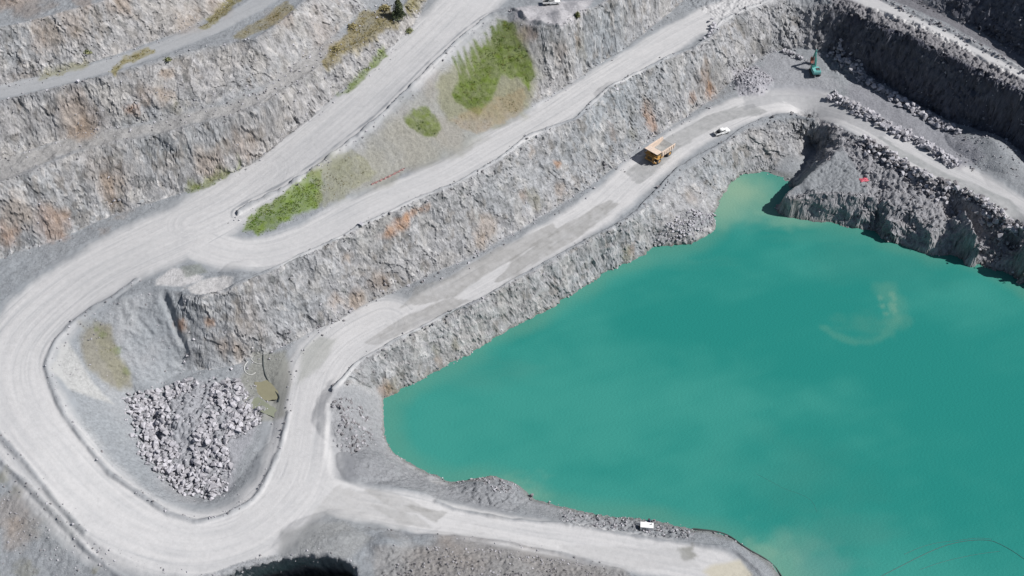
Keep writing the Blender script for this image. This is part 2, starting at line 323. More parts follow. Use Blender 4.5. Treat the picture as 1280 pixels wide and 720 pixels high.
for k, (nm, pts, hw) in enumerate(ROADS):
    w3 = hits(pts)
    # smooth the middle line
    q = w3[:, :2]
    for _ in range(2):
        n_ = [q[0]]
        for a_, b_ in zip(q[:-1], q[1:]): n_ += [a_*.75+b_*.25, a_*.25+b_*.75]
        n_.append(q[-1]); q = np.array(n_)
    i, Dd, A, SD = line_sd(q, R=hw*2+2)
    st = 0.55*fbm(A/26, SD/1.1, A*0, 3, k+20)+0.45*fbm(A/9, SD/0.45, A*0, 2, k+30)
    for j in range(9):
        tr_o = hw*0.75*math.sin(j*2.4+k)+2.2*vn(A/38, A*0+j*3.7, A*0, k+5); tw = 0.32
        for off_t in (-1.7, 1.7):
            lt = sst(tw, 0, np.abs(SD-tr_o-off_t))*sst(-.3, .4, vn(A/16, A*0+j, A*0, k+8)); st = st+(.42 if j % 2 else -.5)*lt
    edge = Dd/hw+0.18*fbm(xf[i]/6, yf[i]/6, A*0, 3, k)+0.16*st
    m = sst(1.12, 0.72, edge)*fl[i]
    up = m > bright[i]
    bright[i] = np.maximum(bright[i], m)
    st_all[i] = np.where(up, st*(0.46+0.7*sst(.25, 1.0, Dd/hw)), st_all[i])
    rm = (Dd < hw*1.12+0.5*fbm(xf[i]/5, yf[i]/5, A*0, 2, k+3)) & (WALL[i] < 0.25)
    RID[i[rm]] = k
    # ruts
    zo[i] += fl[i]*m*0.05*st
ff = np.nonzero(fl > 0.02)[0]
rough = np.zeros(N)
def roughen(pix, val, f=1.5):
    i, sd = poly_sd(hits(pix), f+1)
    rough[i] = np.maximum(rough[i], val*sst(f, -f*0.5, sd+0.8*fbm(xf[i]/3, yf[i]/3, xf[i]*0, 3, 6)))
zo[ff] += fl[ff]*(1-bright[ff])*(0.24*fbm(xf[ff]/3.2, yf[ff]/3.2, bz[ff]*0, 4, 12)+0.25*fbm(xf[ff]/9, yf[ff]/9, bz[ff]*0, 2, 14)+0.10*fbm(xf[ff]/.9, yf[ff]/.9, bz[ff]*0, 2, 13))

# ---- ragged ground: rubble, spur
def ragged(pix, amp, s=1.5, f=2):
    i, sd = poly_sd(hits(pix), f+1)
    m = sst(f*.6, -f*0.6, sd+1.0*fbm(xf[i]/4, yf[i]/4, xf[i]*0, 3, 8))
    a_, b_, c_, d_ = cells(xf[i]/s, yf[i]/s, zo[i]/s, 5)
    e_, g_, h_, k_ = cells(xf[i]/s*2.3, yf[i]/s*2.3, zo[i]/s*2.3, 15)
    zo[i] += amp*m*(1-.72*WALL[i])*(0.55*a_+0.3*e_-0.45*sst(.25, 0, d_-c_)-0.2*sst(.2,0,k_-h_)+0.7*fbm(xf[i]/5, yf[i]/5, xf[i]*0, 3, 9)*1.2)
    rough[i] = np.maximum(rough[i], m)
SPUR = [(1020,147),(1070,172),(1127,210),(1200,238),(1280,285),(1350,325),(1350,405),(1280,350),(1200,318),(1150,310),(1110,300),(1090,283),(1000,270),(962,260),(990,246),(1012,240),(1085,241),(1075,215),(1050,185),(1035,200),(1020,185)]
ragged(SPUR, 0.7, 3.6); ragged(SPUR, 0.8, 1.7)
ragged([(985,225),(1045,192),(1080,215),(1085,250),(1000,250)], 0.35, 1.5)
PILE = [(170,500),(200,485),(235,478),(270,472),(300,480),(331,515),(326,532),(302,545),(283,556),(290,585),(284,612),(262,625),(240,615),(215,597),(192,575),(182,545),(175,525)]
ragged(PILE, 0.9, 1.6); heap(238,520,2.2,9,1.0,(1,1.7),0.35)
ragged([(412,508),(440,500),(465,520),(470,560),(440,572),(415,560),(425,535)], 1.1, 1.5)
ragged([(470,505),(484,565),(520,592),(565,607),(637,607),(660,625),(640,640),(520,608),(460,600),(455,560)], 0.45, 1.3)
ragged([(470,690),(600,690),(700,705),(780,715),(800,760),(480,760)], 0.35, 0.8)
ragged([(700,635),(790,648),(870,664),(860,675),(770,664),(700,655)], 0.6, 1.0, 1)
ragged([(820,300),(860,265),(895,268),(895,288),(866,306),(815,310)], 0.9, 1.3, 1)
ragged([(915,88),(945,82),(968,100),(955,118),(925,120)], 0.5, 1.0)
ragged([(1020,55),(1060,75),(1100,103),(1080,108),(1040,90)], 0.8, 1.4)
ragged([(850,-30),(980,-20),(1030,-5),(1045,10),(1000,10),(945,14),(905,28)], 0.4, 1.5)
ragged([(1030,-10),(1150,30),(1280,100),(1350,140),(1345,150),(1240,108),(1110,46),(1040,16)], 1.2, 1.8, 1)
ragged([(-60,560),(0,570),(150,722),(0,790),(-80,700)], 0.12, 1.8)
ragged([(0,0),(0,30),(130,0),(60,-20)], 0.2, 1.4)
# near-edge cut: undercut added below its lip so it stays in shade
i = np.nonzero((xf > -66) & (xf < -33) & (yf < 130) & (zo < 13.4+1.6*fbm(xf/2.2, yf/2.2, zf*0, 3, 121)))[0]
yo[i] += np.clip(14.4-zo[i], 0, 24)*0.5*(1+.05*fbm(xf[i]/1.8, yf[i]*0, zf[i]*0, 3, 123))*sst(-66, -60, xf[i])
# groove between scree and rock wall in the bowl
i, D_, A_, SD_ = line_sd(hits([(206,368),(212,385),(218,400),(224,418),(233,436),(222,450)]), R=6)
zo[i] -= 1.5*sst(1.3, 0.1, D_+.5*fbm(xf[i]/1.5, yf[i]/1.5, zf[i]*0, 3, 131))*WALL[i]

# =================================================================== base colours
def srgb(r, g, b):
    f = lambda c: (c/255/12.92) if c/255 <= .04045 else ((c/255+.055)/1.055)**2.4
    return np.array([f(r), f(g), f(b)])
ALB = 0.62          # sunlit picture value -> material value
def c_(r, g, b): return srgb(r, g, b)*ALB
C = np.zeros((N, 3)); C[:] = c_(188,188,190)
X_, Y_, Z_ = xf, yf, zo
n1 = fbm(X_/30, Y_/30, Z_/20, 4, 40); n2 = fbm(X_/6, Y_/6, Z_/6, 4, 41); n3 = fbm(X_/1.3, Y_/1.3, Z_/1.3, 3, 42)
def mix(col, m):
    global C
    m = np.clip(m, 0, 1)[:, None]; C = C*(1-m)+np.asarray(col)[None, :]*m
mix(c_(172,177,182), sst(-.2, .6, n1+0.3*n2))
mix(c_(178,176,172), sst(0.1, .7, -n1+0.5*n2)*0.4)
# rock walls
vs = np.zeros(N); vs[wi] = fbm(wx/1.1, wy/1.1, z/7, 4, 50)
vs2 = np.zeros(N); vs2[wi] = fbm(wx/3.2, wy/3.2, z/9, 3, 55)
blk = np.zeros(N); blk[wi] = 0.55*c1+0.45*c2
wm = WALL*(1-soft)
C *= (1+wm*(0.16*vs+0.09*blk+0.12*n3))[:, None]
mix(c_(190,187,183), wm*sst(0.05, .5, vs2+0.5*n2)*0.5)
mix(c_(140,132,122), wm*sst(0.2, .55, -vs2+0.45*n3)*0.5)
mix(c_(120,125,118), wm*sst(0.25, .7, vs-0.4*n2)*0.5)
mix(c_(216,214,213), wm*sst(0.28, .6, .7*blk+vs*0.7)*0.6)
mix(c_(118,120,122), wm*sst(0.30, .6, -.7*blk+vs*.6+.5*n3)*0.5)
C *= (1-0.20*CRK)[:, None]
left = sst(60, -60, X_)*sst(25, 40, bz)
C *= (1+left[:, None]*wm[:, None]*np.array([0.03, 0.01, -0.01])[None, :])
# flats: grey dust
mix(c_(160,165,170), fl*0.8)
C *= (1+fl*(1-bright)*(0.10*n3+0.10*n2+.08*n1))[:, None]
mix(c_(150,153,158), BERM*.55)
i, sd = poly_sd(hits([(-60,250),(0,228),(100,188),(213,165),(300,140),(333,129),(360,111),(400,83),(427,66),(445,40),(410,50),(387,65),(353,92),(320,116),(300,125),(253,135),(200,150),(110,165),(43,182),(-60,215)]), 4)
m = (sst(1.5, -1.5, sd+1.5*n2[i])*.75)[:, None]; C[i] = C[i]*(1-m)+c_(184,181,178)[None]*(1+.14*n2[i, None]+.12*n3[i, None])*m
zo[i] += sst(1, -1, sd)*(0.55*fbm(xf[i]/2.5, yf[i]/2.5, xf[i]*0, 4, 111)+.3*fbm(xf[i]/7, yf[i]/7, xf[i]*0, 2, 112))
# spots: photo x,y, radius x (m), radius z stretch, colour, strength
def spot(px, py, r, col, s=0.8, st=1.0, sd=0):
    c = hit(px, py)
    dx = X_-c[0]; dy = Y_-c[1]; dz = (Z_-c[2])/st
    i = np.nonzero((abs(dx) < r*2.5) & (abs(dy) < r*2.5) & (abs(dz) < r*2.5))[0]
    d = np.sqrt(dx[i]**2+dy[i]**2+dz[i]**2)/r+0.7*fbm(X_[i]/(r*.5), Y_[i]/(r*.5), Z_[i]/(r*1.2), 4, 60+sd)
    m = (sst(1.15, 0.2, d)*s*.6)[:, None]
    C[i] = C[i]*(1-m)+col[None, :]*m
RUST = c_(196,142,96); RUST2 = c_(175,150,125); OLI = c_(120,112,62); WET = c_(112,108,98); BRN = c_(150,120,92)
for a in [(887,112,3.2,1.4,RUST,.9),(882,100,5,1.6,BRN,.7),(897,95,6,1.4,WET,.6),(865,122,2,1.5,RUST,.5),(812,150,3,2.2,RUST,.75),(810,135,3,2.5,BRN,.6),(790,140,3,2.2,WET,.5),
          (765,165,2.5,2.6,BRN,.5),(790,168,2.5,2,OLI,.5),(695,205,1.6,1,RUST,.8),(665,190,2,1,RUST2,.6),(700,238,2.5,1.6,RUST2,.6),(668,250,3,1.5,OLI,.7),(655,245,2,1.5,BRN,.7),
          (500,280,4.5,.5,RUST,.8),(515,268,3,.5,RUST,.75),(485,291,3.5,.5,RUST,.7),(532,262,2.5,.6,RUST,.6),(436,322,2.2,.8,RUST2,.8),(472,352,3.5,1.2,BRN,.6),(445,375,4,.8,RUST2,.8),(420,378,3,.8,RUST2,.6),
          (610,285,5,1,RUST2,.6),(600,300,3,1,RUST2,.5),(226,406,1.9,1.2,RUST,.9),(263,403,1.6,1,RUST,.85),(283,430,3,1.5,RUST2,.6),(300,440,3,1.5,RUST2,.5),(310,400,5,2,RUST2,.3),
          (100,148,6,2,BRN,.6),(103,162,4,1,RUST2,.7),(205,120,3,1.5,RUST2,.7),(165,138,2.2,1,RUST,.6),(180,120,3,1.4,BRN,.5),(210,92,2.5,.8,RUST2,.8),(220,135,2,1.6,OLI,.5),(130,290,2,1,BRN,.4),
          (65,280,5,1.2,RUST,.55),(12,295,4,1.2,RUST,.6),(140,245,5,1.4,RUST2,.8),(75,270,3,1,BRN,.5),(20,270,5,1.3,RUST2,.6),(305,180,5,1.2,RUST2,.6),(262,205,5,1.2,RUST2,.7),(145,228,4,1,RUST2,.5),
          (130,210,6,1,RUST2,.3),(60,45,4,2,RUST2,.5),(50,50,3,2,BRN,.45),(90,30,4,2,RUST2,.5),(150,8,4,1,RUST2,.7),(235,30,6,1.2,RUST2,.5),(270,12,5,1.2,RUST2,.5),(40,8,7,.5,BRN,.5),(105,2,4,.6,BRN,.6),(10,2,5,.6,BRN,.7),
          (350,20,5,.8,BRN,.5),(405,40,6,2,BRN,.35),(600,-5,3,1,BRN,.0),(723,25,1.6,1.5,OLI,.8),(722,50,2.5,2,BRN,.6),(700,65,3,1.5,BRN,.4),(727,60,3,2,OLI,.4),
          (655,38,5,.7,BRN,.8),(670,62,4,1,WET,.5),(780,42,4,2,WET,.4),(783,316,2.4,1.5,OLI,.8),(790,312,2,1.6,BRN,.7),(745,305,4,1.5,WET,.3),(640,360,5,2,WET,.15),
          (503,468,2,1.6,WET,.7),(570,432,1.6,1.6,OLI,.7),(548,440,2,1.6,OLI,.5),(483,488,3,1.4,RUST,.55),(490,480,3,1.2,OLI,.5),(550,452,1.6,1,RUST2,.6),(632,400,2,1.4,WET,.6),
          (930,35,3,1.5,WET,.6),(945,62,4,1.2,WET,.6),(960,55,3,1,WET,.5),(865,245,4,1,RUST2,.4),(600,598,6,.6,RUST2,.5),(620,645,3,.5,RUST2,.2),(610,690,14,.4,RUST2,.3),(540,703,12,.4,RUST2,.5),(700,712,12,.4,RUST2,.3),
          (10,640,7,1,RUST2,.45),(25,665,5,1,RUST2,.5),(5,595,2.5,1,OLI,.7),(22,612,2,1,OLI,.5),(30,715,3,1,OLI,.5),(118,712,1.2,1,OLI,.6),(65,650,8,1,c_(165,165,155),.4),
          (1025,172,6,1.3,c_(140,125,110),.4),(1030,190,4,1,BRN,.3),(520,180,12,.8,c_(170,158,130),.5),(560,165,8,.8,RUST2,.4),(610,135,10,1,BRN,.2),(460,215,9,.7,c_(172,165,135),.5),(545,105,7,.7,BRN,.45),
          (425,205,5,.7,c_(150,158,110),.6),(640,120,6,1,BRN,.5)]:
    spot(a[0], a[1], a[2], a[4], a[5], a[3], int(a[0]) % 7)
# pale dust strips on the roads
rt = np.clip(bright*(0.90+0.62*st_all+0.14*n2+.06*n3), 0, 1)
rt = rt*(1-.8*BERM); rt = np.where(RID == 6, rt*.3, rt); mix(c_(224,223,223), rt*0.97)
# dull damp stretches and pale spills on the flats
def patch(pix, col, s=.8, f=1.2, along=None, nz=.9, sc=4):
    i, sd = poly_sd(hits(pix), f+3)
    n = nz*fbm(X_[i]/sc, Y_[i]/sc, X_[i]*0, 4, 70)
    if along is not None:
        ca, sa = math.cos(along), math.sin(along)
        u = X_[i]*ca+Y_[i]*sa; v = -X_[i]*sa+Y_[i]*ca
        n = nz*2.6*fbm(u/9, v/1.0, u*0, 4, 71)+1.6*fbm(X_[i]/4, Y_[i]/4, u*0, 4, 73); f = f*.35
    m = (sst(f, -f, sd+n*f)*s*(1 if along is None else .66+.35*n3[i]+.25*n2[i]))[:, None]
    C[i] = C[i]*(1-m)+col[None, :]*m
GR = c_(156,155,152)
patch([(620,352),(640,325),(700,285),(760,250),(775,255),(720,298),(680,322),(640,348)], GR, .85, 1.2, 0.78)
patch([(565,372),(620,335),(700,290),(690,280),(620,312),(560,345),(520,360),(500,385)], GR, .75, 1.2, 0.78)
patch([(455,428),(500,400),(560,372),(590,375),(520,410),(470,432)], GR, .75, 1, .8)
patch([(780,215),(830,175),(880,145),(940,130),(960,140),(900,155),(850,185),(830,205),(800,232)], c_(150,152,152), .8, 1.2, 0.7)
patch([(930,120),(1000,105),(1060,130),(1110,165),(1100,175),(1040,145),(980,128),(930,138)], c_(158,160,164), .6, 1.2, -.5)
patch([(1100,172),(1180,215),(1260,250),(1300,280),(1280,280),(1190,232),(1120,195)], c_(150,155,155), .75, 1.2, -.75)
patch([(1060,95),(1110,120),(1190,165),(1230,200),(1200,212),(1120,165),(1060,130)], c_(165,165,172), .7, 1.2)
patch([(960,60),(1000,70),(1060,110),(1010,120),(950,110)], c_(185,185,190), .5, 1.5)
patch([(395,640),(420,610),(470,612),(520,655),(500,668),(430,670),(400,690),(370,690),(380,660)], GR, .35, 1.5, 1.0)
patch([(455,612),(490,615),(540,640),(500,640)], GR, .5, .8, -.4); patch([(465,632),(520,645),(540,660),(500,658)], GR, .5, .8, -.4); patch([(505,632),(560,640),(545,652)], GR, .7, .8, -.4)
patch([(850,685),(865,683),(868,700),(852,700)], c_(140,140,132), .7, .7, nz=2.4, sc=1.6); patch([(700,682),(850,685),(880,710),(760,712)], c_(190,190,190), .5, 1, -.3)
patch([(895,705),(925,700),(940,718),(930,735),(900,730),(880,715)], c_(214,208,190), .9, .8)
patch([(195,350),(215,335),(232,337),(255,345),(250,352),(230,358),(195,357)], c_(222,220,220), .9, .6)
patch([(228,362),(250,350),(280,345),(293,348),(290,358),(268,370),(240,368),(232,358)], c_(222,220,219), .9, .6)
patch([(225,333),(250,330),(262,340),(232,348)], c_(150,155,150), .8, .5)
patch([(75,430),(85,425),(110,470),(140,505),(120,500),(85,485),(65,462)], c_(208,208,206), .8, .7)
patch([(143,373),(160,372),(180,420),(150,410)], c_(190,193,196), .6, .8)
patch([(100,405),(140,400),(150,440),(165,470),(150,490),(125,480),(105,440)], c_(152,146,126), .7, 1.2, nz=2.2)
for a_ in [(128,419,1.2),(147,439,1.5),(157,463,1.2),(121,412,.8)]: spot(a_[0], a_[1], a_[2], c_(104,128,56), .9, 1, 3)
patch([(375,440),(400,420),(420,425),(400,460),(372,480)], c_(165,168,160), .5, 1)
patch([(318,440),(358,438),(365,470),(355,520),(310,530),(300,480)], c_(158,158,148), .7, 1)
patch([(540,100),(590,45),(620,20),(640,22),(620,60),(590,95),(560,120),(545,125)], c_(196,196,196), .75, 1)
patch([(645,10),(680,5),(740,0),(730,30),(700,34),(640,32)], c_(208,205,208), .8, .8)
patch([(985,228),(1045,195),(1080,218),(1085,248),(1000,250)], c_(158,162,166), .8, .8)
i, sd = poly_sd(hits(SPUR), 3); m = (sst(1, -1, sd)*.65)[:, None]; C[i] = C[i]*(1-m)+c_(170,168,172)[None]*(1+.16*n3[i, None])*m
patch([(915,85),(945,82),(968,100),(955,120),(925,120)], c_(195,193,200), .7, .8)
patch([(180,505),(235,478),(300,480),(330,515),(285,615),(240,615),(190,570)], c_(186,186,192), .6, 1)
patch([(425,540),(470,540),(488,600),(430,600)], c_(150,152,157), .8, 1); patch([(412,490),(475,500),(484,565),(545,605),(640,612),(640,645),(520,612),(450,606),(415,600)], c_(162,164,168), .7, 1); patch([(350,665),(430,655),(470,680),(440,700),(350,695)], c_(170,171,170), .6, 1); patch([(465,690),(640,685),(780,712),(800,740),(470,740)], c_(160,157,155), .6, 1)
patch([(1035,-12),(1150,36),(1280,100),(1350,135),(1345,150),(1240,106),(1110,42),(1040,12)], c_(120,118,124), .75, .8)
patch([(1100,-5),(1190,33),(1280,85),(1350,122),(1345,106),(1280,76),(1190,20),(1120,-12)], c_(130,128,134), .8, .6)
i = np.nonzero((X_ > 95)*(bz > 11))[0]        # right-hand faces: their shade is deepened in the stone colour
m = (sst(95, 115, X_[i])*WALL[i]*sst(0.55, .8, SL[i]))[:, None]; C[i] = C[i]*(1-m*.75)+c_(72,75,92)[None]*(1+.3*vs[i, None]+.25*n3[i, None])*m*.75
# shore stain: wet stone at the water line
m = sst(0.9, 0.25, Z_)*0.45; m[(X_ < -40)] *= .5; mix(c_(120,122,112), np.where((bz < 5), m, 0))

# ---- grass and weeds: ground tint (the blades are modelled below)
patch([(400,215),(470,165),(560,95),(640,30),(672,95),(640,150),(553,196),(463,236),(405,262)], c_(164,163,150), .5, 2, nz=2.5, sc=7)
patch([(545,110),(590,60),(640,30),(668,95),(650,140),(600,155),(560,150)], c_(140,140,92), .5, 2, nz=2.5, sc=4)
GRASS = [  # polygon, colour of soil under it, blade colour, density per m2, label
 ([(603,50),(609,64),(607,42),(613,56),(615,34),(622,44),(622,24),(640,28),(648,50),(662,72),(668,95),(660,112),(650,98),(625,92),(618,110),(612,125),(598,142),(570,128),(566,118),(575,98),(566,72),(577,98),(572,64),(586,96),(580,60),(592,90),(586,52),(600,76),(592,50),(606,70)], c_(104,124,46), 'g', 9, 'bright green grass streaked with dust on the bank below the upper haul road'),
 ([(508,148),(518,138),(535,137),(548,150),(552,165),(540,172),(525,165),(512,158)], c_(110,126,52), 'g', 9, 'small round patch of green grass alone on the grey bank between two roads'),
 ([(308,286),(322,292),(350,280),(372,268),(395,258),(403,235),(400,215),(385,220),(357,240),(330,258),(310,272)], c_(122,146,48), 'b', 10, 'lush bright green grass wedge where the two haul roads meet'),
 ([(400,78),(415,60),(440,35),(455,15),(480,10),(500,20),(495,35),(470,45),(455,60),(430,70),(408,82)], c_(148,134,78), 'o', 5, 'olive and straw coloured weeds on the bench left of the upper haul road'),
 ([(140,84),(160,70),(185,60),(190,66),(160,80),(142,90)], c_(152,142,88), 'o', 5, 'yellowish weeds at the foot of the face behind the narrow bench track'),
 ([(50,95),(75,84),(105,76),(108,84),(75,93),(52,98)], c_(150,146,100), 'o', 3, 'thin yellowish weeds at far left foot of the top face'),
 ([(252,35),(268,14),(290,-5),(302,-2),(280,18),(262,34)], c_(142,134,82), 'o', 6, 'weeds on the verge where the bench track leaves the frame'),
 ([(290,45),(330,22),(358,2),(366,12),(340,34),(300,52)], c_(148,136,90), 'o', 4, 'dry olive weeds on the outer edge of the bench track'),
 ([(425,118),(445,100),(470,72),(480,62),(482,70),(460,92),(435,117)], c_(122,140,68), 'g', 6, 'narrow strip of green grass beside the upper haul road'),
 ([(235,238),(262,222),(300,206),(300,211),(265,230),(240,240)], c_(128,138,76), 'g', 5, 'short green weed strip at the toe of the rock face by the road'),
 ([(120,404),(138,412),(148,440),(160,470),(150,480),(132,450),(118,425)], c_(150,148,122), 'g', 1.6, 'sparse weeds on the brown slope inside the road bend'),
 ([(560,150),(610,130),(655,110),(650,140),(600,165)], c_(165,145,115), 'o', 2, 'dry brown weeds low on the bank beside the middle road'),
 ([(390,215),(440,190),(470,215),(430,245),(400,255)], c_(160,160,128), 'o', 2.5, 'thin dry weeds beside the bright grass wedge'),
 ([(515,-5),(530,-8),(528,5),(512,15),(508,8)], c_(148,138,80), 'o', 5, 'straw coloured weeds beside the dark tree'),
]
gm_pts = []
for (pix, soil, kind, dens, lab) in GRASS:
    W = hits(pix)
    i, sd = poly_sd(W, 3)
    n = (1.5 if 'streaked' not in lab else .8)*fbm(X_[i]/2.0, Y_[i]/2.0, X_[i]*0, 4, 81)
    m = sst(0.55, -0.65, sd+n-.3)*min(.92, .35+dens*.09)*(0.8+.4*n3[i])
    m = np.clip(m, 0, 1)[:, None]
    C[i] = C[i]*(1-m)+(soil[None, :]*(1+.35*fbm(X_[i]/3, Y_[i]/3, X_[i]*0, 3, 83))[:, None])*m
    q_ = (sd+n) < .6; gm_pts.append((W, i[q_], (sd+n)[q_]))
C = np.clip(C, 0.01, 0.9)

# =================================================================== materials
def mat(name, base=(0.5,0.5,0.5), rough=0.6, metal=0.0, bump=0.0, bscale=8, var=0.0, vscale=3, spec=0.4, attr=None, dirt=0.0):
    m = bpy.data.materials.new(name); m.use_nodes = True
    nt = m.node_tree; b = nt.nodes['Principled BSDF']
    b.inputs['Roughness'].default_value = rough; b.inputs['Metallic'].default_value = metal; b.inputs['Specular IOR Level'].default_value = spec
    tc = nt.nodes.new('ShaderNodeTexCoord')
    if attr:
        at = nt.nodes.new('ShaderNodeAttribute'); at.attribute_name = attr; src = at.outputs['Color']
    else:
        rg = nt.nodes.new('ShaderNodeRGB'); rg.outputs[0].default_value = (*base, 1); src = rg.outputs[0]
    if var > 0:
        no = nt.nodes.new('ShaderNodeTexNoise'); no.inputs['Scale'].default_value = vscale; no.inputs['Detail'].default_value = 6; no.inputs['Roughness'].default_value = 0.65
        nt.links.new(tc.outputs['Object'], no.inputs['Vector'])
        mr = nt.nodes.new('ShaderNodeMapRange'); mr.inputs['From Min'].default_value = .3; mr.inputs['From Max'].default_value = .7
        mr.inputs['To Min'].default_value = 1-var; mr.inputs['To Max'].default_value = 1+var
        nt.links.new(no.outputs['Fac'], mr.inputs['Value'])
        mx = nt.nodes.new('ShaderNodeVectorMath'); mx.operation = 'SCALE'
        nt.links.new(src, mx.inputs[0]); nt.links.new(mr.outputs['Result'], mx.inputs['Scale']); src = mx.outputs[0]
    if dirt > 0:
        no = nt.nodes.new('ShaderNodeTexNoise'); no.inputs['Scale'].default_value = 1.2; no.inputs['Detail'].default_value = 5
        nt.links.new(tc.outputs['Object'], no.inputs['Vector'])
        mr = nt.nodes.new('ShaderNodeMapRange'); mr.inputs['From Min'].default_value = .4; mr.inputs['From Max'].default_value = .7; mr.inputs['To Max'].default_value = dirt
        nt.links.new(no.outputs['Fac'], mr.inputs['Value'])
        mi = nt.nodes.new('ShaderNodeMix'); mi.data_type = 'RGBA'; nt.links.new(mr.outputs['Result'], mi.inputs['Factor'])
        nt.links.new(src, mi.inputs['A']); mi.inputs['B'].default_value = (.33,.32,.3,1); src = mi.outputs['Result']
    nt.links.new(src, b.inputs['Base Color'])
    if bump > 0:
        no = nt.nodes.new('ShaderNodeTexNoise'); no.inputs['Scale'].default_value = bscale; no.inputs['Detail'].default_value = 8; no.inputs['Roughness'].default_value = 0.7
        nt.links.new(tc.outputs['Object'], no.inputs['Vector'])
        bp = nt.nodes.new('ShaderNodeBump'); bp.inputs['Strength'].default_value = 1; bp.inputs['Distance'].default_value = bump
        nt.links.new(no.outputs['Fac'], bp.inputs['Height']); nt.links.new(bp.outputs['Normal'], b.inputs['Normal'])
    return m
def speckle(m, streaky, amt, sc, cell):
    """fine dark joints, pale scars and loose stones, finer than the mesh"""
    nt = m.node_tree; b = nt.nodes['Principled BSDF']; N_ = nt.nodes; lk = nt.links.new
    src = b.inputs['Base Color'].links[0].from_socket
    tc = N_.new('ShaderNodeTexCoord'); mp = N_.new('ShaderNodeMapping'); mp.inputs['Scale'].default_value = (1, 1, streaky); lk(tc.outputs['Object'], mp.inputs[0])
    n1 = N_.new('ShaderNodeTexNoise'); n1.inputs['Scale'].default_value = sc; n1.inputs['Detail'].default_value = 8; n1.inputs['Roughness'].default_value = .78; n1.inputs['Distortion'].default_value = .4; lk(mp.outputs[0], n1.inputs['Vector'])
    r1 = N_.new('ShaderNodeMapRange'); r1.inputs['From Min'].default_value = .36; r1.inputs['From Max'].default_value = .50; r1.inputs['To Min'].default_value = 1-amt; r1.inputs['To Max'].default_value = 1; lk(n1.outputs['Fac'], r1.inputs['Value'])
    r2 = N_.new('ShaderNodeMapRange'); r2.inputs['From Min'].default_value = .55; r2.inputs['From Max'].default_value = .68; r2.inputs['To Min'].default_value = 1; r2.inputs['To Max'].default_value = 1+amt*.55; lk(n1.outputs['Fac'], r2.inputs['Value'])
    mu = N_.new('ShaderNodeMath'); mu.operation = 'MULTIPLY'; lk(r1.outputs[0], mu.inputs[0]); lk(r2.outputs[0], mu.inputs[1])
    vo = N_.new('ShaderNodeTexVoronoi'); vo.inputs['Scale'].default_value = cell; lk(mp.outputs[0], vo.inputs['Vector'])
    sx = N_.new('ShaderNodeSeparateXYZ'); lk(vo.outputs['Color'], sx.inputs[0])
    r3 = N_.new('ShaderNodeMapRange'); r3.inputs['To Min'].default_value = 1-amt*.35; r3.inputs['To Max'].default_value = 1+amt*.35; lk(sx.outputs[0], r3.inputs['Value'])
    m2 = N_.new('ShaderNodeMath'); m2.operation = 'MULTIPLY'; lk(mu.outputs[0], m2.inputs[0]); lk(r3.outputs[0], m2.inputs[1])
    sc_ = N_.new('ShaderNodeVectorMath'); sc_.operation = 'SCALE'; lk(src, sc_.inputs[0]); lk(m2.outputs[0], sc_.inputs['Scale']); lk(sc_.outputs[0], b.inputs['Base Color'])
    bp0 = b.inputs['Normal'].links[0].from_node
    b2 = N_.new('ShaderNodeBump'); b2.inputs['Distance'].default_value = amt*.45; lk(n1.outputs['Fac'], b2.inputs['Height']); lk(bp0.outputs['Normal'], b2.inputs['Normal']); lk(b2.outputs['Normal'], b.inputs['Normal'])
M = {}
M['rock'] = mat('quarry_rock', rough=.92, bump=.22, bscale=1.8, var=.12, vscale=1.4, spec=.2, attr='tint')
M['ground'] = mat('crushed_stone', rough=.95, bump=.26, bscale=1.8, var=.10, vscale=1.6, spec=.15, attr='tint')
M['road'] = mat('road_dust', rough=.95, bump=.05, bscale=2.5, var=.035, vscale=.8, spec=.15, attr='tint')

speckle(M['rock'], .32, .42, .75, 1.1)
speckle(M['ground'], 1, .20, 1.1, 1.6)
speckle(M['road'], 1, .05, .8, 2.6)
# =================================================================== helpers for objects
def tag(o, label=None, cat=None, group=None, kind=None):
    if label: o['label'] = label
    if cat: o['category'] = cat
    if group: o['group'] = group
    if kind: o['kind'] = kind
    return o
def np_mesh(name, V, Fq, m, cols=None, smooth=True, parent=None):
    me = bpy.data.meshes.new(name)
    V = np.asarray(V, np.float32); Fq = np.asarray(Fq, np.int32)
    k = Fq.shape[1]
    me.vertices.add(len(V)); me.vertices.foreach_set('co', V.ravel())
    me.loops.add(Fq.size); me.loops.foreach_set('vertex_index', Fq.ravel())
    me.polygons.add(len(Fq)); me.polygons.foreach_set('loop_start', np.arange(0, Fq.size, k, dtype=np.int32)); 
    me.update(calc_edges=True)
    me.polygons.foreach_set('use_smooth', np.full(len(Fq), smooth))
    if cols is not None:
        a = me.color_attributes.new('tint', 'FLOAT_COLOR', 'POINT')
        a.data.foreach_set('color', np.hstack([cols, np.ones((len(cols), 1))]).astype(np.float32).ravel())
    me.validate()
    me.materials.append(m)
    o = bpy.data.objects.new(name, me); COL.objects.link(o)
    if parent: o.parent = parent
    return o

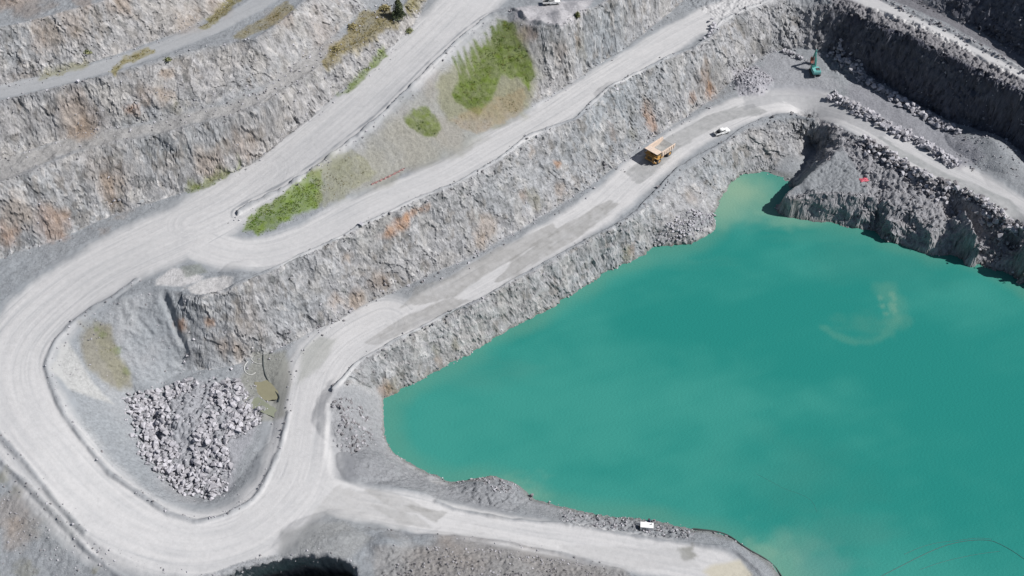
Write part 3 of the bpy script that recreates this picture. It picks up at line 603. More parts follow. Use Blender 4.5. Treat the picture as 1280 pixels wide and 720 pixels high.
# =================================================================== split the ground into named pieces
idx = np.arange(N).reshape(NY, NX)
quads = np.stack([idx[:-1,:-1].ravel(), idx[:-1,1:].ravel(), idx[1:,1:].ravel(), idx[1:,:-1].ravel()], 1)
WALLREF = {'a': 'r1_toe', 'b': 'b1_toe', 'c': 'b2_toe', 'e': 'r1_crest', 'f': 'f_toe', 'h': 'r3_back', 'g': 'g_toe', 'lake': 'shore_e'}
WL = {
 'a': ([(-60,290),(0,270),(100,235),(200,205),(320,160),(400,105),(470,60),(515,15)], 'pale weathered rock face rising along the left side of the upper haul road'),
 'b': ([(-60,180),(0,165),(150,120),(260,95),(340,70),(400,25),(440,-30)], 'grey rock face above the narrow ledge and below the bench track'),
 'c': ([(-60,80),(0,70),(120,40),(200,20),(260,-10)], 'topmost rock face above the bench track at upper left'),
 'e': ([(665,60),(700,70),(730,55),(770,25),(800,5),(850,-25)], 'broken rock face right of the big grass patch above the middle road'),
 'f': ([(240,410),(300,410),(400,360),(500,315),(600,265),(700,205),(760,170),(820,125),(890,80),(950,35),(990,20)], 'long rust streaked rock face between the middle road and the truck bench'),
 'h': ([(1030,30),(1060,45),(1130,85),(1200,120),(1270,155),(1350,200)], 'dark shaded rock face below the right hand road'),
 'g': ([(1130,-45),(1200,-20),(1270,15),(1350,70)], 'dark shaded rock face in the top right corner'),
 'spur': ([(985,262),(1040,264),(1100,270),(1150,290),(1200,295),(1280,325),(1340,360)], 'broken grey rock bank dropping from the spur and lower road into the lake at right'),
 'lake': ([(470,480),(540,440),(640,385),(740,325),(810,290),(860,240),(920,195),(980,180)], 'low pale rock face dropping from the truck bench to the lake'),
}
wid = np.full(N, -1)
cand = np.nonzero((WALL > 0.45) & (soft < .5))[0]
bestd = np.full(len(cand), 14.0)
wkeys = list(WL)
for k, key in enumerate(wkeys):
    _, Dd, _, _ = line_sd(hits(WL[key][0]), cand)
    m = Dd < bestd
    wid[cand[m]] = k; bestd[m] = Dd[m]
cls = np.full(N, 0); 
cls[wid >= 0] = 10+wid[wid >= 0]
cls[(RID >= 0)] = 1+RID[(RID >= 0)]
fcls = cls[quads[:, 0]]
V_all = np.stack([xo, yo, zo], 1)
def piece(sel, name, m, smooth, label=None):
    q = quads[sel]
    if len(q) == 0: return
    u, inv = np.unique(q, return_inverse=True)
    o = np_mesh(name, V_all[u], inv.reshape(q.shape), m, C[u], smooth)
    return tag(o, label, None, None, 'structure')
road_lab = ['upper haul road coming down between grass bank and left rock face', 'wide pale haul road sweeping round the loop at left', 'middle haul road running up to the right above the long rock face',
            'lower haul road on the bench with the haul truck', 'short haul road along the near shore of the lake', 'haul road across the upper right corner', 'narrow grey bench track at upper left']
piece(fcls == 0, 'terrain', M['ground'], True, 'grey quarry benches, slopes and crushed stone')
for k in range(len(ROADS)): piece(fcls == 1+k, 'haul_road', M['road'], True, road_lab[k])
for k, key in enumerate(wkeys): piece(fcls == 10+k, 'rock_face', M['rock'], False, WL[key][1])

# surface lookup for placing things
ZG = zo.reshape(NY, NX)
def surf(x, y):
    x = np.atleast_1d(np.asarray(x, float)); y = np.atleast_1d(np.asarray(y, float))
    j = np.clip(np.searchsorted(gx, x)-1, 0, NX-2); i = np.clip(np.searchsorted(gy, y)-1, 0, NY-2)
    a = np.clip((x-gx[j])/(gx[j+1]-gx[j]), 0, 1); b = np.clip((y-gy[i])/(gy[i+1]-gy[i]), 0, 1)
    return ZG[i,j]*(1-a)*(1-b)+ZG[i,j+1]*a*(1-b)+ZG[i+1,j]*(1-a)*b+ZG[i+1,j+1]*a*b
def at(px, py): return hit(px, py, surf)

# =================================================================== lake
wx0, wx1, wy0, wy1 = -75, 230, 90, 300
ax = np.arange(wx0, wx1, 0.7); ay = np.arange(wy0, wy1, 0.7)
LX, LY = np.meshgrid(ax, ay); lx = LX.ravel(); ly = LY.ravel()
sx, sy, sN = xf, yf, N
xf, yf = lx, ly                                # reuse the distance helpers on the lake sheet
def wpts(pix): return np.array([unproj(a, b, 0) for a, b in pix])
shore = np.vstack([LD['shore_e'][::4, :2][::-1], LD['shore_w'][::4, :2]])
_, ds, _, _ = line_sd(shore, np.arange(len(lx)))
n_a = fbm(lx/45, ly/30, lx*0, 4, 90); n_b = fbm(lx/9, ly/9, lx*0, 4, 91)
WC = np.zeros((len(lx), 3)); deep = srgb(42,141,131)*.69; mid = srgb(64,153,141)*.72
t = sst(-.45, .55, n_a+.3*n_b+.35*fbm((lx+.5*ly)/60, (ly-.4*lx)/9, lx*0, 4, 93))[:, None]; WC[:] = deep*(1-t)+mid*t
def wmix(col, m):
    global WC
    m = np.clip(m, 0, 1)[:, None]; WC = WC*(1-m)+col[None]*m
wmix(srgb(105,165,145)*.62, sst(7, 0.5, ds+3*n_b)*.5)
def wspot(px, py, rx, ry, col, s, seed=0, fr=.8):
    c = unproj(px, py, 0)
    d = np.sqrt(((lx-c[0])/rx)**2+((ly-c[1])/ry)**2)
    m = sst(1.15, .1, d+fr*fbm(lx/(rx*.6), ly/(ry*.6), lx*0, 4, seed))*s
    wmix(col, m)
PALE = srgb(138,182,160)*.64; SAND = srgb(148,184,158)*.64
wspot(930,240,13,14,SAND,.95,1,.3); wspot(905,262,7,10,SAND,.6,2,.4); wspot(925,270,14,10,PALE,.45,3); wspot(985,275,14,6,PALE,.5,2)
wspot(840,325,18,5,srgb(90,165,150)*.62,.4,3); wspot(1060,295,26,6,srgb(85,160,145)*.62,.35,4); wspot(640,615,10,6,PALE,.5,5); wspot(575,465,22,7,srgb(85,158,145)*.62,.35,6)
wspot(985,700,12,9,PALE,.45,7); wspot(1020,710,11,10,srgb(110,165,155)*.62,.5,8); wspot(960,690,6,5,PALE,.5,9); wspot(1050,670,16,7,srgb(85,155,143)*.62,.35,3)
wspot(1000,600,22,16,srgb(72,150,138)*.62,.4,4); wspot(760,650,14,4,srgb(90,160,145)*.62,.3,4); wspot(1100,330,26,14,srgb(72,150,138)*.62,.3,6)
# stirred-up silt plume
_, d1, a1, _ = line_sd(wpts([(1032,410),(1045,420),(1068,428),(1092,426),(1112,415),(1122,398)]), np.arange(len(lx)))
wmix(srgb(112,172,150)*.62, sst(1.9, .1, d1+1.4*fbm(lx/2.5, ly/2.5, lx*0, 4, 5))*.3)
_, d1, a1, _ = line_sd(wpts([(1122,400),(1118,380),(1108,362)]), np.arange(len(lx)))
wmix(srgb(108,168,148)*.62, sst(5.2, .3, d1+3.2*fbm(lx/4, ly/4, lx*0, 4, 6))*.4)
for k, (a, b, r) in enumerate([(1101,372,1.3),(1114,367,1.5),(1115,381,1.7),(1103,382,1.1),(1117,388,1.5),(1107,392,.9),(1118,374,1)]):
    wspot(a, b, r, r*1.2, srgb(140,182,158)*.62, .4, k, .7)
wspot(1085,405,9,6,srgb(85,158,142)*.62,.5,8)
nyl, nxl = LX.shape; ii = np.arange(len(lx)).reshape(nyl, nxl)
lq = np.stack([ii[:-1,:-1].ravel(), ii[:-1,1:].ravel(), ii[1:,1:].ravel(), ii[1:,:-1].ravel()], 1)
# keep only where the ground dips below the water
gz = base_z(lx, ly)
keep = (gz[lq].min(1) < 2.5)
u, inv = np.unique(lq[keep], return_inverse=True)
wm_ = mat('lake_water', rough=.09, attr='tint', spec=.5)
b = wm_.node_tree.nodes['Principled BSDF']; b.inputs['IOR'].default_value = 1.33
nt = wm_.node_tree; tc = nt.nodes.new('ShaderNodeTexCoord'); mp = nt.nodes.new('ShaderNodeMapping'); mp.inputs['Scale'].default_value = (1, 1.8, 1)
no = nt.nodes.new('ShaderNodeTexNoise'); no.inputs['Scale'].default_value = 1.3; no.inputs['Detail'].default_value = 6
bp = nt.nodes.new('ShaderNodeBump'); bp.inputs['Distance'].default_value = .10
nt.links.new(tc.outputs['Object'], mp.inputs[0]); nt.links.new(mp.outputs[0], no.inputs['Vector']); nt.links.new(no.outputs['Fac'], bp.inputs['Height']); nt.links.new(bp.outputs['Normal'], b.inputs['Normal'])
o = np_mesh('lake_water', np.stack([lx, ly, lx*0], 1)[u], inv.reshape(-1, 4), wm_, WC[u], True)
tag(o, 'opaque turquoise quarry lake', None, None, 'structure')
xf, yf = sx, sy

# sump ponds inside the road loop
def pond(pix, z_off, col, label):
    W = hits(pix); zz = float(np.median(surf(W[:,0], W[:,1])))+z_off
    n = len(W); c = W[:, :2].mean(0); V = [(c[0], c[1], zz)]
    K = n*6
    for i in range(K):
        a = i/6; k = int(a); t = a-k; t = t*t*(3-2*t); p = W[k, :2]*(1-t)+W[(k+1) % n, :2]*t
        p = c+(p-c)*(1+.05*math.sin(i*1.7)); V.append((p[0], p[1], zz))
    me = bpy.data.meshes.new('pond_water'); me.from_pydata(V, [], [(0, 1+i, 1+(i+1) % K) for i in range(K)]); me.materials.append(mat('silty_water', tuple(col), .2, var=.08, vscale=.5))
    o = bpy.data.objects.new('pond_water', me); COL.objects.link(o); tag(o, label, None, None, 'structure')
pond([(318,478),(335,476),(349,490),(347,499),(334,503),(322,495)], .10, c_(160,156,130), 'tan silty puddle beside the rubble pile')
pond([(306,496),(322,497),(336,507),(346,512),(342,522),(318,512),(304,508)], .08, c_(158,162,142), 'pale green puddle beside the rubble pile')

# =================================================================== rocks
def rock_mesh(k):
    r = random.Random(k*13+5); bm = bmesh.new()
    sx_, sy_, sz_ = r.uniform(.8, 1.2), r.uniform(.6, 1.0), r.uniform(.5, .85)
    for _ in range(11):
        v = Vector((r.gauss(0,1), r.gauss(0,1), r.gauss(0,1))).normalized()
        mxx = max(abs(v.x), abs(v.y), abs(v.z)); v = v.lerp(v/mxx, .6)*r.uniform(.75, 1.05)
        bm.verts.new((v.x*sx_*.5, v.y*sy_*.5, v.z*sz_*.5))
    h = bmesh.ops.convex_hull(bm, input=bm.verts)
    bmesh.ops.delete(bm, geom=list({g for g in h['geom_interior']+h['geom_unused'] if isinstance(g, bmesh.types.BMVert)}), context='VERTS')
    bmesh.ops.triangulate(bm, faces=bm.faces)
    me = bpy.data.meshes.new('boulder'); bm.to_mesh(me); bm.free()
    return me
RM = [rock_mesh(k) for k in range(16)]
M['stone_pale'] = mat('stone_pale', tuple(c_(214,212,218)), .9, bump=.05, bscale=5, var=.14, vscale=2.5)
M['stone_mid'] = mat('stone_mid', tuple(c_(194,192,197)), .9, bump=.05, bscale=5, var=.16, vscale=2.5)
M['stone_dark'] = mat('stone_dark', tuple(c_(150,147,150)), .9, bump=.05, bscale=5, var=.16, vscale=2.5)
MN = ['stone_pale', 'stone_mid', 'stone_dark']
rockV = []
for me in RM:
    v = np.zeros(len(me.vertices)*3); me.vertices.foreach_get('co', v)
    f = np.array([p.vertices[:] for p in me.polygons]); rockV.append((v.reshape(-1, 3), f))
ROCKS = []                         # x, y, z, size, shape, material, pile
def inpoly(p, poly):
    c = False
    for a, b in zip(poly, np.roll(poly, -1, 0)):
        if (a[1] > p[1]) != (b[1] > p[1]) and p[0] < (b[0]-a[0])*(p[1]-a[1])/(b[1]-a[1])+a[0]: c = not c
    return c
R = random.Random(3)
def pile_poly(pix, n, s0, s1, pile, mats=(0,1,1,2), lift=.25, power=2.5, holes=()):
    W = hits(pix)[:, :2]; lo = W.min(0); hi = W.max(0); k = 0; hs = [hits(h)[:, :2] for h in holes]
    while k < n:
        p = (R.uniform(lo[0], hi[0]), R.uniform(lo[1], hi[1]))
        if not inpoly(p, W): continue
        if any(inpoly(p, h) for h in hs) and R.random() > .05: continue
        if vn(np.array([p[0]/3]), np.array([p[1]/3]), np.array([.5]), 5)[0] < -.35 and R.random() < .8: continue
        s = s0+(s1-s0)*R.random()**power
        ROCKS.append([p[0], p[1], float(surf(*p)[0])+s*lift*R.uniform(.3, 1.2), s, R.randrange(16), R.choice(mats), pile]); k += 1
def pile_line(pix, wdt, n, s0, s1, pile, mats=(0,1,1,2), lift=.3, power=2, jit=.5):
    W = hits(pix)[:, :2]; seg = np.hypot(*(W[1:]-W[:-1]).T); cs = np.concatenate([[0], np.cumsum(seg)])
    for _ in range(n):
        t = R.uniform(0, cs[-1]); i = min(len(seg)-1, int(np.searchsorted(cs, t)-1)); i = max(i, 0)
        d = (W[i+1]-W[i])/seg[i]; o = R.gauss(0, wdt*.45)
        o = max(-wdt, min(wdt, o))
        p = W[i]+d*(t-cs[i])+np.array([-d[1], d[0]])*o
        s = s0+(s1-s0)*R.random()**power
        up = (1-abs(o)/wdt)*wdt*jit
        ROCKS.append([p[0], p[1], float(surf(p[0], p[1])[0])+up*R.random()+s*lift*.6, s, R.randrange(16), R.choice(mats), pile])
pile_poly(PILE, 6500, .15, 2.2, 'pile', (0,0,1,1), .30, 8, holes=[[(214,505),(240,486),(264,484),(262,508),(247,540),(243,578),(226,572),(216,540)],])
pile_line([(166,495),(175,540),(190,575),(213,597),(245,620)], 2.6, 420, .25, 1.9, 'pile', (0,0,1), .5, 2)
pile_line([(1040,66),(1060,85),(1080,100),(1100,113),(1130,130),(1160,148),(1185,162),(1200,170)], 2.3, 560, .4, 2.4, 'face_foot', (0,0,1), .4, 2.6, .4)
pile_line([(1038,121),(1060,131),(1085,145),(1110,160),(1135,172),(1160,185),(1185,200),(1195,210)], 2.4, 560, .4, 2.5, 'windrow', (0,0,1), .4, 2.0, .5)
pile_line([(1072,175),(1100,192),(1125,208),(1150,222),(1180,236),(1210,250),(1245,270),(1285,292)], 3.6, 800, .4, 2.5, 'lake_rubble', (0,1,2), .4, 2.0, .4)
pile_poly(SPUR, 900, .3, 1.3, 'spur', (1,2,2), .2, 3)
pile_poly([(918,88),(945,82),(968,100),(955,118),(925,118)], 330, .3, .9, 'fan', (0,0,1), .3, 2)
pile_line([(888,27),(893,35),(888,45),(880,52)], 1.3, 26, .7, 1.9, 'edge_cluster', (0,0), .5, 1.5)
pile_line([(980,63),(990,70),(1000,73),(1008,78)], 1.2, 40, .6, 1.7, 'digger_rocks', (0,1), .5, 1.5)
pile_poly([(820,300),(860,262),(895,270),(893,286),(866,304),(815,309)], 330, .4, 1.3, 'shore_rocks', (0,0,1), .3, 2)
pile_poly([(414,508),(440,503),(462,520),(470,558),(440,570),(415,556),(428,535)], 330, .25, 1.5, 'heap_rocks', (1,2,2), .3, 2.5)
pile_poly([(480,708),(560,700),(660,708),(760,716),(770,740),(480,740)], 700, .2, .8, 'near_rubble', (1,2,2,2), .3, 3)
pile_poly([(470,690),(500,683),(640,690),(720,702),(760,712),(560,700)], 200, .2, .6, 'near_rubble', (0,1,2), .3, 2)
pile_poly([(700,636),(790,648),(870,664),(862,674),(770,662),(700,652)], 260, .25, .9, 'bank', (0,1,2), .3, 2)
pile_poly([(590,601),(620,599),(650,618),(620,620)], 80, .3, .9, 'bank', (0,1,2), .3, 2)
def along(key, n, s0, s1, off_=0.6, mats=(0,1,2), lo=0, hi=1, pw=3):
    A_ = LD[key][int(lo*len(LD[key])):int(hi*len(LD[key]))]
    for _ in range(n):
        q = A_[R.randrange(len(A_))]; p = (q[0]+R.gauss(0, off_), q[1]+R.gauss(0, off_)); s = s0+(s1-s0)*R.random()**pw
        ROCKS.append([p[0], p[1], float(surf(*p)[0])+s*.2, s, R.randrange(16), R.choice(mats), 'scatter'])
along('f_toe', 900, .25, 1.1, 1.6); along('r1_toe', 420, .2, .8, 1.3); along('b1_toe', 900, .2, .9, 2.6); along('b2_toe', 260, .2, .8, 1.3); along('b1_crest', 120, .3, .9, .8)
along('r2_crest', 260, .3, 1.2, .8, (1,2,2), .1, .8); along('r4_crest', 320, .3, 1.1, .7, (1,2,2)); along('r1_crest', 90, .3, 1.0, .7, (1,2)); along('r2_toe', 200, .2, .8, 1.2, (0,1,2), .5, 1)
along('shore_e', 500, .25, .9, .6, (0,1,2)); along('shore_w', 260, .2, .8, .5); along('r3_back', 260, .4, 1.5, 1.0, (1,2)); along('r2_crest', 160, .4, 1.6, 1.2, (1,2), .82, 1); along('g_toe', 100, .4, 1.3, 1.2, (1,2))
for pl in ([(62,470),(72,425),(100,398),(150,370),(205,362),(236,440),(230,470),(160,495)],[(0,600),(60,660),(120,715),(60,740),(-20,700)]): pile_poly(pl, 220, .15, .7, 'scatter', (0,1,2), .3, 4)
pile_poly([(150,490),(235,465),(330,475),(345,530),(300,560),(300,620),(250,635),(185,590)], 420, .15, .8, 'pile', (0,1,1), .3, 3)
pile_poly([(1205,175),(1240,170),(1275,190),(1270,225),(1215,215),(1190,200)], 260, .2, .9, 'windrow', (0,1,2), .3, 3)
along('r6_in', 260, .15, .8, .7); along('r6_out', 200, .15, .7, .8); along('sw1', 200, .15, .7, .9); along('r5_lo', 120, .15, .6, .7); along('r1_crest', 160, .15, .7, .8)
along('b2_crest', 60, .3, .8, .8)
for _ in range(700):               # odd stones on the walls and slopes
    k = wi[R.randrange(len(wi))]
    if abs(xf[k]) < 175 and soft[k] < .5: ROCKS.append([xo[k], yo[k], zo[k]+.05, R.uniform(.3, .9), R.randrange(16), R.choice((0,1,2)), 'scatter'])
def depth_(r): return r[1]*S2+(CAM_H-r[2])*S2
def infr(r):
    d = depth_(r); px = 640+F*r[0]/d; py = 360-F*(r[1]*S2-(CAM_H-r[2])*S2)/d
    return 4 < px < 1276 and 4 < py < 716
ROCKS = [r for r in ROCKS if not (r[6] != 'scatter' and r[2] < -.3)]
ROCKS.sort(key=lambda r: -(r[3]/depth_(r)) if infr(r) else 0)
PL = {'pile': ('pale angular boulder in the broad rubble pile inside the road loop', 'boulders in the rubble pile inside the road loop'),
 'face_foot': ('grey boulder in the row along the foot of the shaded right face', 'boulders along the foot of the shaded face'),
 'windrow': ('grey boulder in the long windrow between the pad and the lower road at right', 'boulders in the windrow beside the lower road'),
 'lake_rubble': ('grey boulder in the rubble edge between the lower road and the lake at right', 'boulders on the lake side of the lower road'),
 'spur': ('dark boulder lying on the rocky spur above the lake', 'boulders on the spur'),
 'fan': ('whitish stone in the fan of rubble at the end of the long rock face', 'stones in the rubble fan'),
 'edge_cluster': ('pale boulder in the cluster on the edge of the middle road near the top', 'boulders clustered on the middle road edge'),
 'digger_rocks': ('whitish boulder lying in front of the excavator', 'boulders in front of the excavator'),
 'shore_rocks': ('pale boulder in the tip of rubble reaching into the lake', 'boulders of the shore tip'),
 'heap_rocks': ('stone on the grey heap between the haul road and the lake', 'stones on the grey heap'),
 'near_rubble': ('small stone in the brown rubble at the bottom edge', 'stones in the bottom rubble'),
 'bank': ('stone on the low bank of the near shore', 'stones on the near shore bank'),
 'scatter': ('loose grey boulder fallen at a bench edge or face foot', 'loose boulders on the benches')}
special = [(1173,159,3.4,1.9,'big round whitish boulder standing out against the shaded right face',0), (452,283,1.9,.8,'flat white boulder on the outer edge of the middle road',0), (771,113,1.5,1.0,'pale boulder perched alone on the edge mound of the middle road',0),
           (97,103,1.5,1.0,'whitish boulder at the outer edge of the narrow bench track',0), (664,621,1.5,1.,'dark boulder at the water edge of the near shore',2), (822,235,1.5,1.,'dark grey boulder on the lake side edge of the lower road left of the truck',2)]
boulder_mats = {}
def boulder(x, y, z, s, k, m, label, group=None, sc=(1,1,1)):
    key = (k, m)
    if key not in boulder_mats:
        me = RM[k].copy(); me.name = 'boulder'; me.materials.clear(); me.materials.append(M[MN[m]]); boulder_mats[key] = me
    o = bpy.data.objects.new('boulder', boulder_mats[key]); COL.objects.link(o)
    o.location = (x, y, z); o.scale = (s*sc[0], s*sc[1], s*sc[2]); o.rotation_euler = (R.uniform(-.4,.4), R.uniform(-.4,.4), R.uniform(0, 6.28))
    tag(o, label, 'boulder', group)
for (a, b, s, hgt, lab, m) in special:
    p = at(a, b); boulder(p[0], p[1], p[2]+s*.25, s, R.randrange(16), m, lab)
for r in ROCKS[:292]: boulder(*r[:6], *PL[r[6]])
# the remaining stones: one mesh
VV, FF, MI = [], [], []; base = 0
for r in ROCKS[292:]:
    v, f = rockV[r[4]]; e = Matrix.Rotation(R.uniform(0, 6.28), 3, 'Z') @ Matrix.Rotation(R.uniform(-.5,.5), 3, 'X')
    vv = (v @ np.array(e).T)*r[3]+np.array(r[:3]); VV.append(vv); FF.append(f+base); MI.append(np.full(len(f), r[5])); base += len(v)
o = np_mesh('rubble', np.vstack(VV), np.vstack(FF), M['stone_pale'], None, False)
o.data.materials.append(M['stone_mid']); o.data.materials.append(M['stone_dark'])
mi = np.concatenate(MI).astype(np.int32)
if len(mi) == len(o.data.polygons): o.data.polygons.foreach_set('material_index', mi)
tag(o, 'smaller broken stones scattered over piles, road edges and face foots', 'rubble', None, 'stuff')

# =================================================================== grass blades
def leaf_mat(name, a, b_, rough=.8):
    m = bpy.data.materials.new(name); m.use_nodes = True; nt = m.node_tree; b = nt.nodes['Principled BSDF']
    tc = nt.nodes.new('ShaderNodeTexCoord'); no = nt.nodes.new('ShaderNodeTexNoise'); no.inputs['Scale'].default_value = .55; no.inputs['Detail'].default_value = 6
    cr = nt.nodes.new('ShaderNodeValToRGB'); cr.color_ramp.elements[0].position = .42; cr.color_ramp.elements[1].position = .60
    cr.color_ramp.elements[0].color = (*a, 1); cr.color_ramp.elements[1].color = (*b_, 1)
    nt.links.new(tc.outputs['Object'], no.inputs['Vector']); nt.links.new(no.outputs['Fac'], cr.inputs['Fac']); nt.links.new(cr.outputs['Color'], b.inputs['Base Color'])
    b.inputs['Roughness'].default_value = rough; b.inputs['Specular IOR Level'].default_value = .2
    return m
GM = {'g': leaf_mat('grass_green', c_(92,124,46), c_(152,146,84)), 'b': leaf_mat('grass_bright', c_(108,144,46), c_(144,160,70)), 'o': leaf_mat('grass_dry', c_(122,116,58), c_(166,148,100))}
for (pix, soil, kind, dens, lab), (W, ins, s_) in zip(GRASS, gm_pts):
    if len(ins) == 0: continue
    i_ = ins
    n = int(len(ins)*DX*DX*dens)
    k = ins[rng.integers(0, len(ins), n)]
    keep = vn(xf[k]/1.7, yf[k]/1.7, xf[k]*0, 33) +.5*vn(xf[k]/.7, yf[k]/.7, xf[k]*0, 37) > (-.30 if dens >= 5 else -.1)
    sdk = dict(zip(i_.tolist(), s_.tolist())); kp = np.array([sdk[q] for q in k.tolist()]); keep &= rng.random(n) < np.clip(.15-kp*.55, .05, 1)
    k = k[keep]; n = len(k)
    bx = xo[k]+rng.uniform(-.2, .2, n); by = yo[k]+rng.uniform(-.2, .2, n); bzz = surf(bx, by)-.03
    V, Fq = [], []
    for j in range(4):
        a = rng.uniform(0, 6.28, n); h = rng.uniform(.08, .36, n); r = rng.uniform(.08, .22, n); wd = rng.uniform(.05, .12, n)
        ox = rng.uniform(-.12, .12, n); oy = rng.uniform(-.12, .12, n)
        p0 = np.stack([bx+ox-np.sin(a)*wd, by+oy+np.cos(a)*wd, bzz], 1); p1 = np.stack([bx+ox+np.sin(a)*wd, by+oy-np.cos(a)*wd, bzz], 1)
        p2 = np.stack([bx+ox+np.cos(a)*r, by+oy+np.sin(a)*r, bzz+h], 1)
        V.append(np.stack([p0, p1, p2], 1).reshape(-1, 3))
    V = np.vstack(V); o = np_mesh('grass', V, np.arange(len(V)).reshape(-1, 3), GM[kind], None, False)
    tag(o, lab, None, None, 'stuff')

# ---- tree and shrubs: leaf faces through the crown's volume
bark = mat('bark', (.09,.07,.05), .95, bump=.03, bscale=10, var=.2)
def crown_mesh(name, h, r, n, m, parent, z0=.8, cone=True, s=(.14,.34), seed=0):
    q = np.random.default_rng(seed); V = []
    for _ in range(n):
        t = q.random()**(1.3 if cone else 1); rr = r*((1-t)**.8+.08 if cone else math.sqrt(max(.05, 1-(2*t-1)**2)))
        a = q.uniform(0, 6.28); lob = 1+.28*math.sin(a*3+seed+t*7)+.15*math.sin(a*7+t*19)
        d = rr*lob*q.random()**.45
        c = np.array([math.cos(a)*d, math.sin(a)*d, z0+t*(h-z0)+q.normal(0, .12)])
        u = q.normal(0, 1, 3); u /= np.linalg.norm(u); w_ = np.cross(u, q.normal(0, 1, 3)); w_ /= np.linalg.norm(w_); sz = q.uniform(*s)
        V += [c-u*sz, c+w_*sz*.5, c+u*sz, c-w_*sz*.5]
    return np_mesh(name, np.array(V), np.arange(len(V)).reshape(-1, 4), m, None, False, parent)
def limb(bm, a, b_, r0, r1, n=7):
    a = Vector(a); b_ = Vector(b_); d = (b_-a).normalized(); u = d.orthogonal().normalized(); v = d.cross(u)
    A_ = [bm.verts.new(a+(u*math.cos(i*2*PI/n)+v*math.sin(i*2*PI/n))*r0) for i in range(n)]; B_ = [bm.verts.new(b_+(u*math.cos(i*2*PI/n)+v*math.sin(i*2*PI/n))*r1) for i in range(n)]
    for i in range(n): bm.faces.new((A_[i], A_[(i+1) % n], B_[(i+1) % n], B_[i]))
    bm.faces.new(B_)
def bm_obj(name, bm, m, parent=None, smooth=False):
    me = bpy.data.meshes.new(name); bm.normal_update(); bm.to_mesh(me); bm.free(); me.materials.append(m)
    if smooth:
        for p in me.polygons: p.use_smooth = True
    o = bpy.data.objects.new(name, me); COL.objects.link(o)
    if parent: o.parent = parent
    return o
def empty(name, loc, rz, label, cat, group=None):
    o = bpy.data.objects.new(name, None); COL.objects.link(o); o.location = loc; o.rotation_euler = (0, 0, rz); o.empty_display_size = .5
    return tag(o, label, cat, group)
leafd = leaf_mat('dark_foliage', (.05,.07,.04), (.13,.145,.075)); leafm = leaf_mat('shrub_foliage', (.10,.12,.05), (.22,.20,.10)); leafs = leaf_mat('straw_foliage', (.24,.21,.10), (.36,.31,.17)); leafg = leaf_mat('dull_green_foliage', (.16,.19,.09), (.28,.28,.15))
def tree(px, py, h, r, label, cat='tree', name='tree', m=leafd, n=2200, cone=True, seed=1, z0=.8):
    p = at(px, py); t = empty(name, (p[0], p[1], p[2]-.1), 0, label, cat)
    bm = bmesh.new(); limb(bm, (0,0,0), (.1,.05,h*.9), .05*h**.9*.6+.03, .03)
    for i in range(9):
        a = i*2.4; z1 = z0+(h*.8-z0)*i/9; l = r*.7*(1-i/12); limb(bm, (0.02*i*.3,0,z1), (math.cos(a)*l, math.sin(a)*l, z1+l*.4), .05, .015, 5)
    bm_obj('trunk', bm, bark, t); crown_mesh('crown', h, r, n, m, t, z0, cone, seed=seed)
tree(499, 24, 6.6, 2.1, 'dark green cone shaped tree at the edge above the upper haul road')
tree(482, 12, 1.1, 1.6, 'olive bush left of the dark tree', 'shrub', 'shrub', leafs, 380, False, 2, .2)
tree(441, 34, .9, 1.4, 'low straw coloured bush in the middle of the weedy bench', 'shrub', 'shrub', leafs, 300, False, 3, .2)
tree(512, 40, .9, 1.2, 'green bush below the dark tree on the road verge', 'shrub', 'shrub', leafg, 260, False, 4, .2)
tree(420, 62, .8, 1.4, 'straw coloured bush at the lower left end of the weedy bench', 'shrub', 'shrub', leafs, 280, False, 5, .2)
tree(210, 76, .8, 1.0, 'small dull green bush hanging on the outer edge of the bench track', 'shrub', 'shrub', leafg, 200, False, 6, .1)
tree(110, 66, .8, 1.2, 'small yellow green bush at the foot of the top face', 'shrub', 'shrub', leafg, 200, False, 7, .1)
tree(722, 22, 1.8, .8, 'narrow green bush at the head of the broken face right of the gravel heaps', 'shrub', 'shrub', leafm, 350, False, 8, .1)
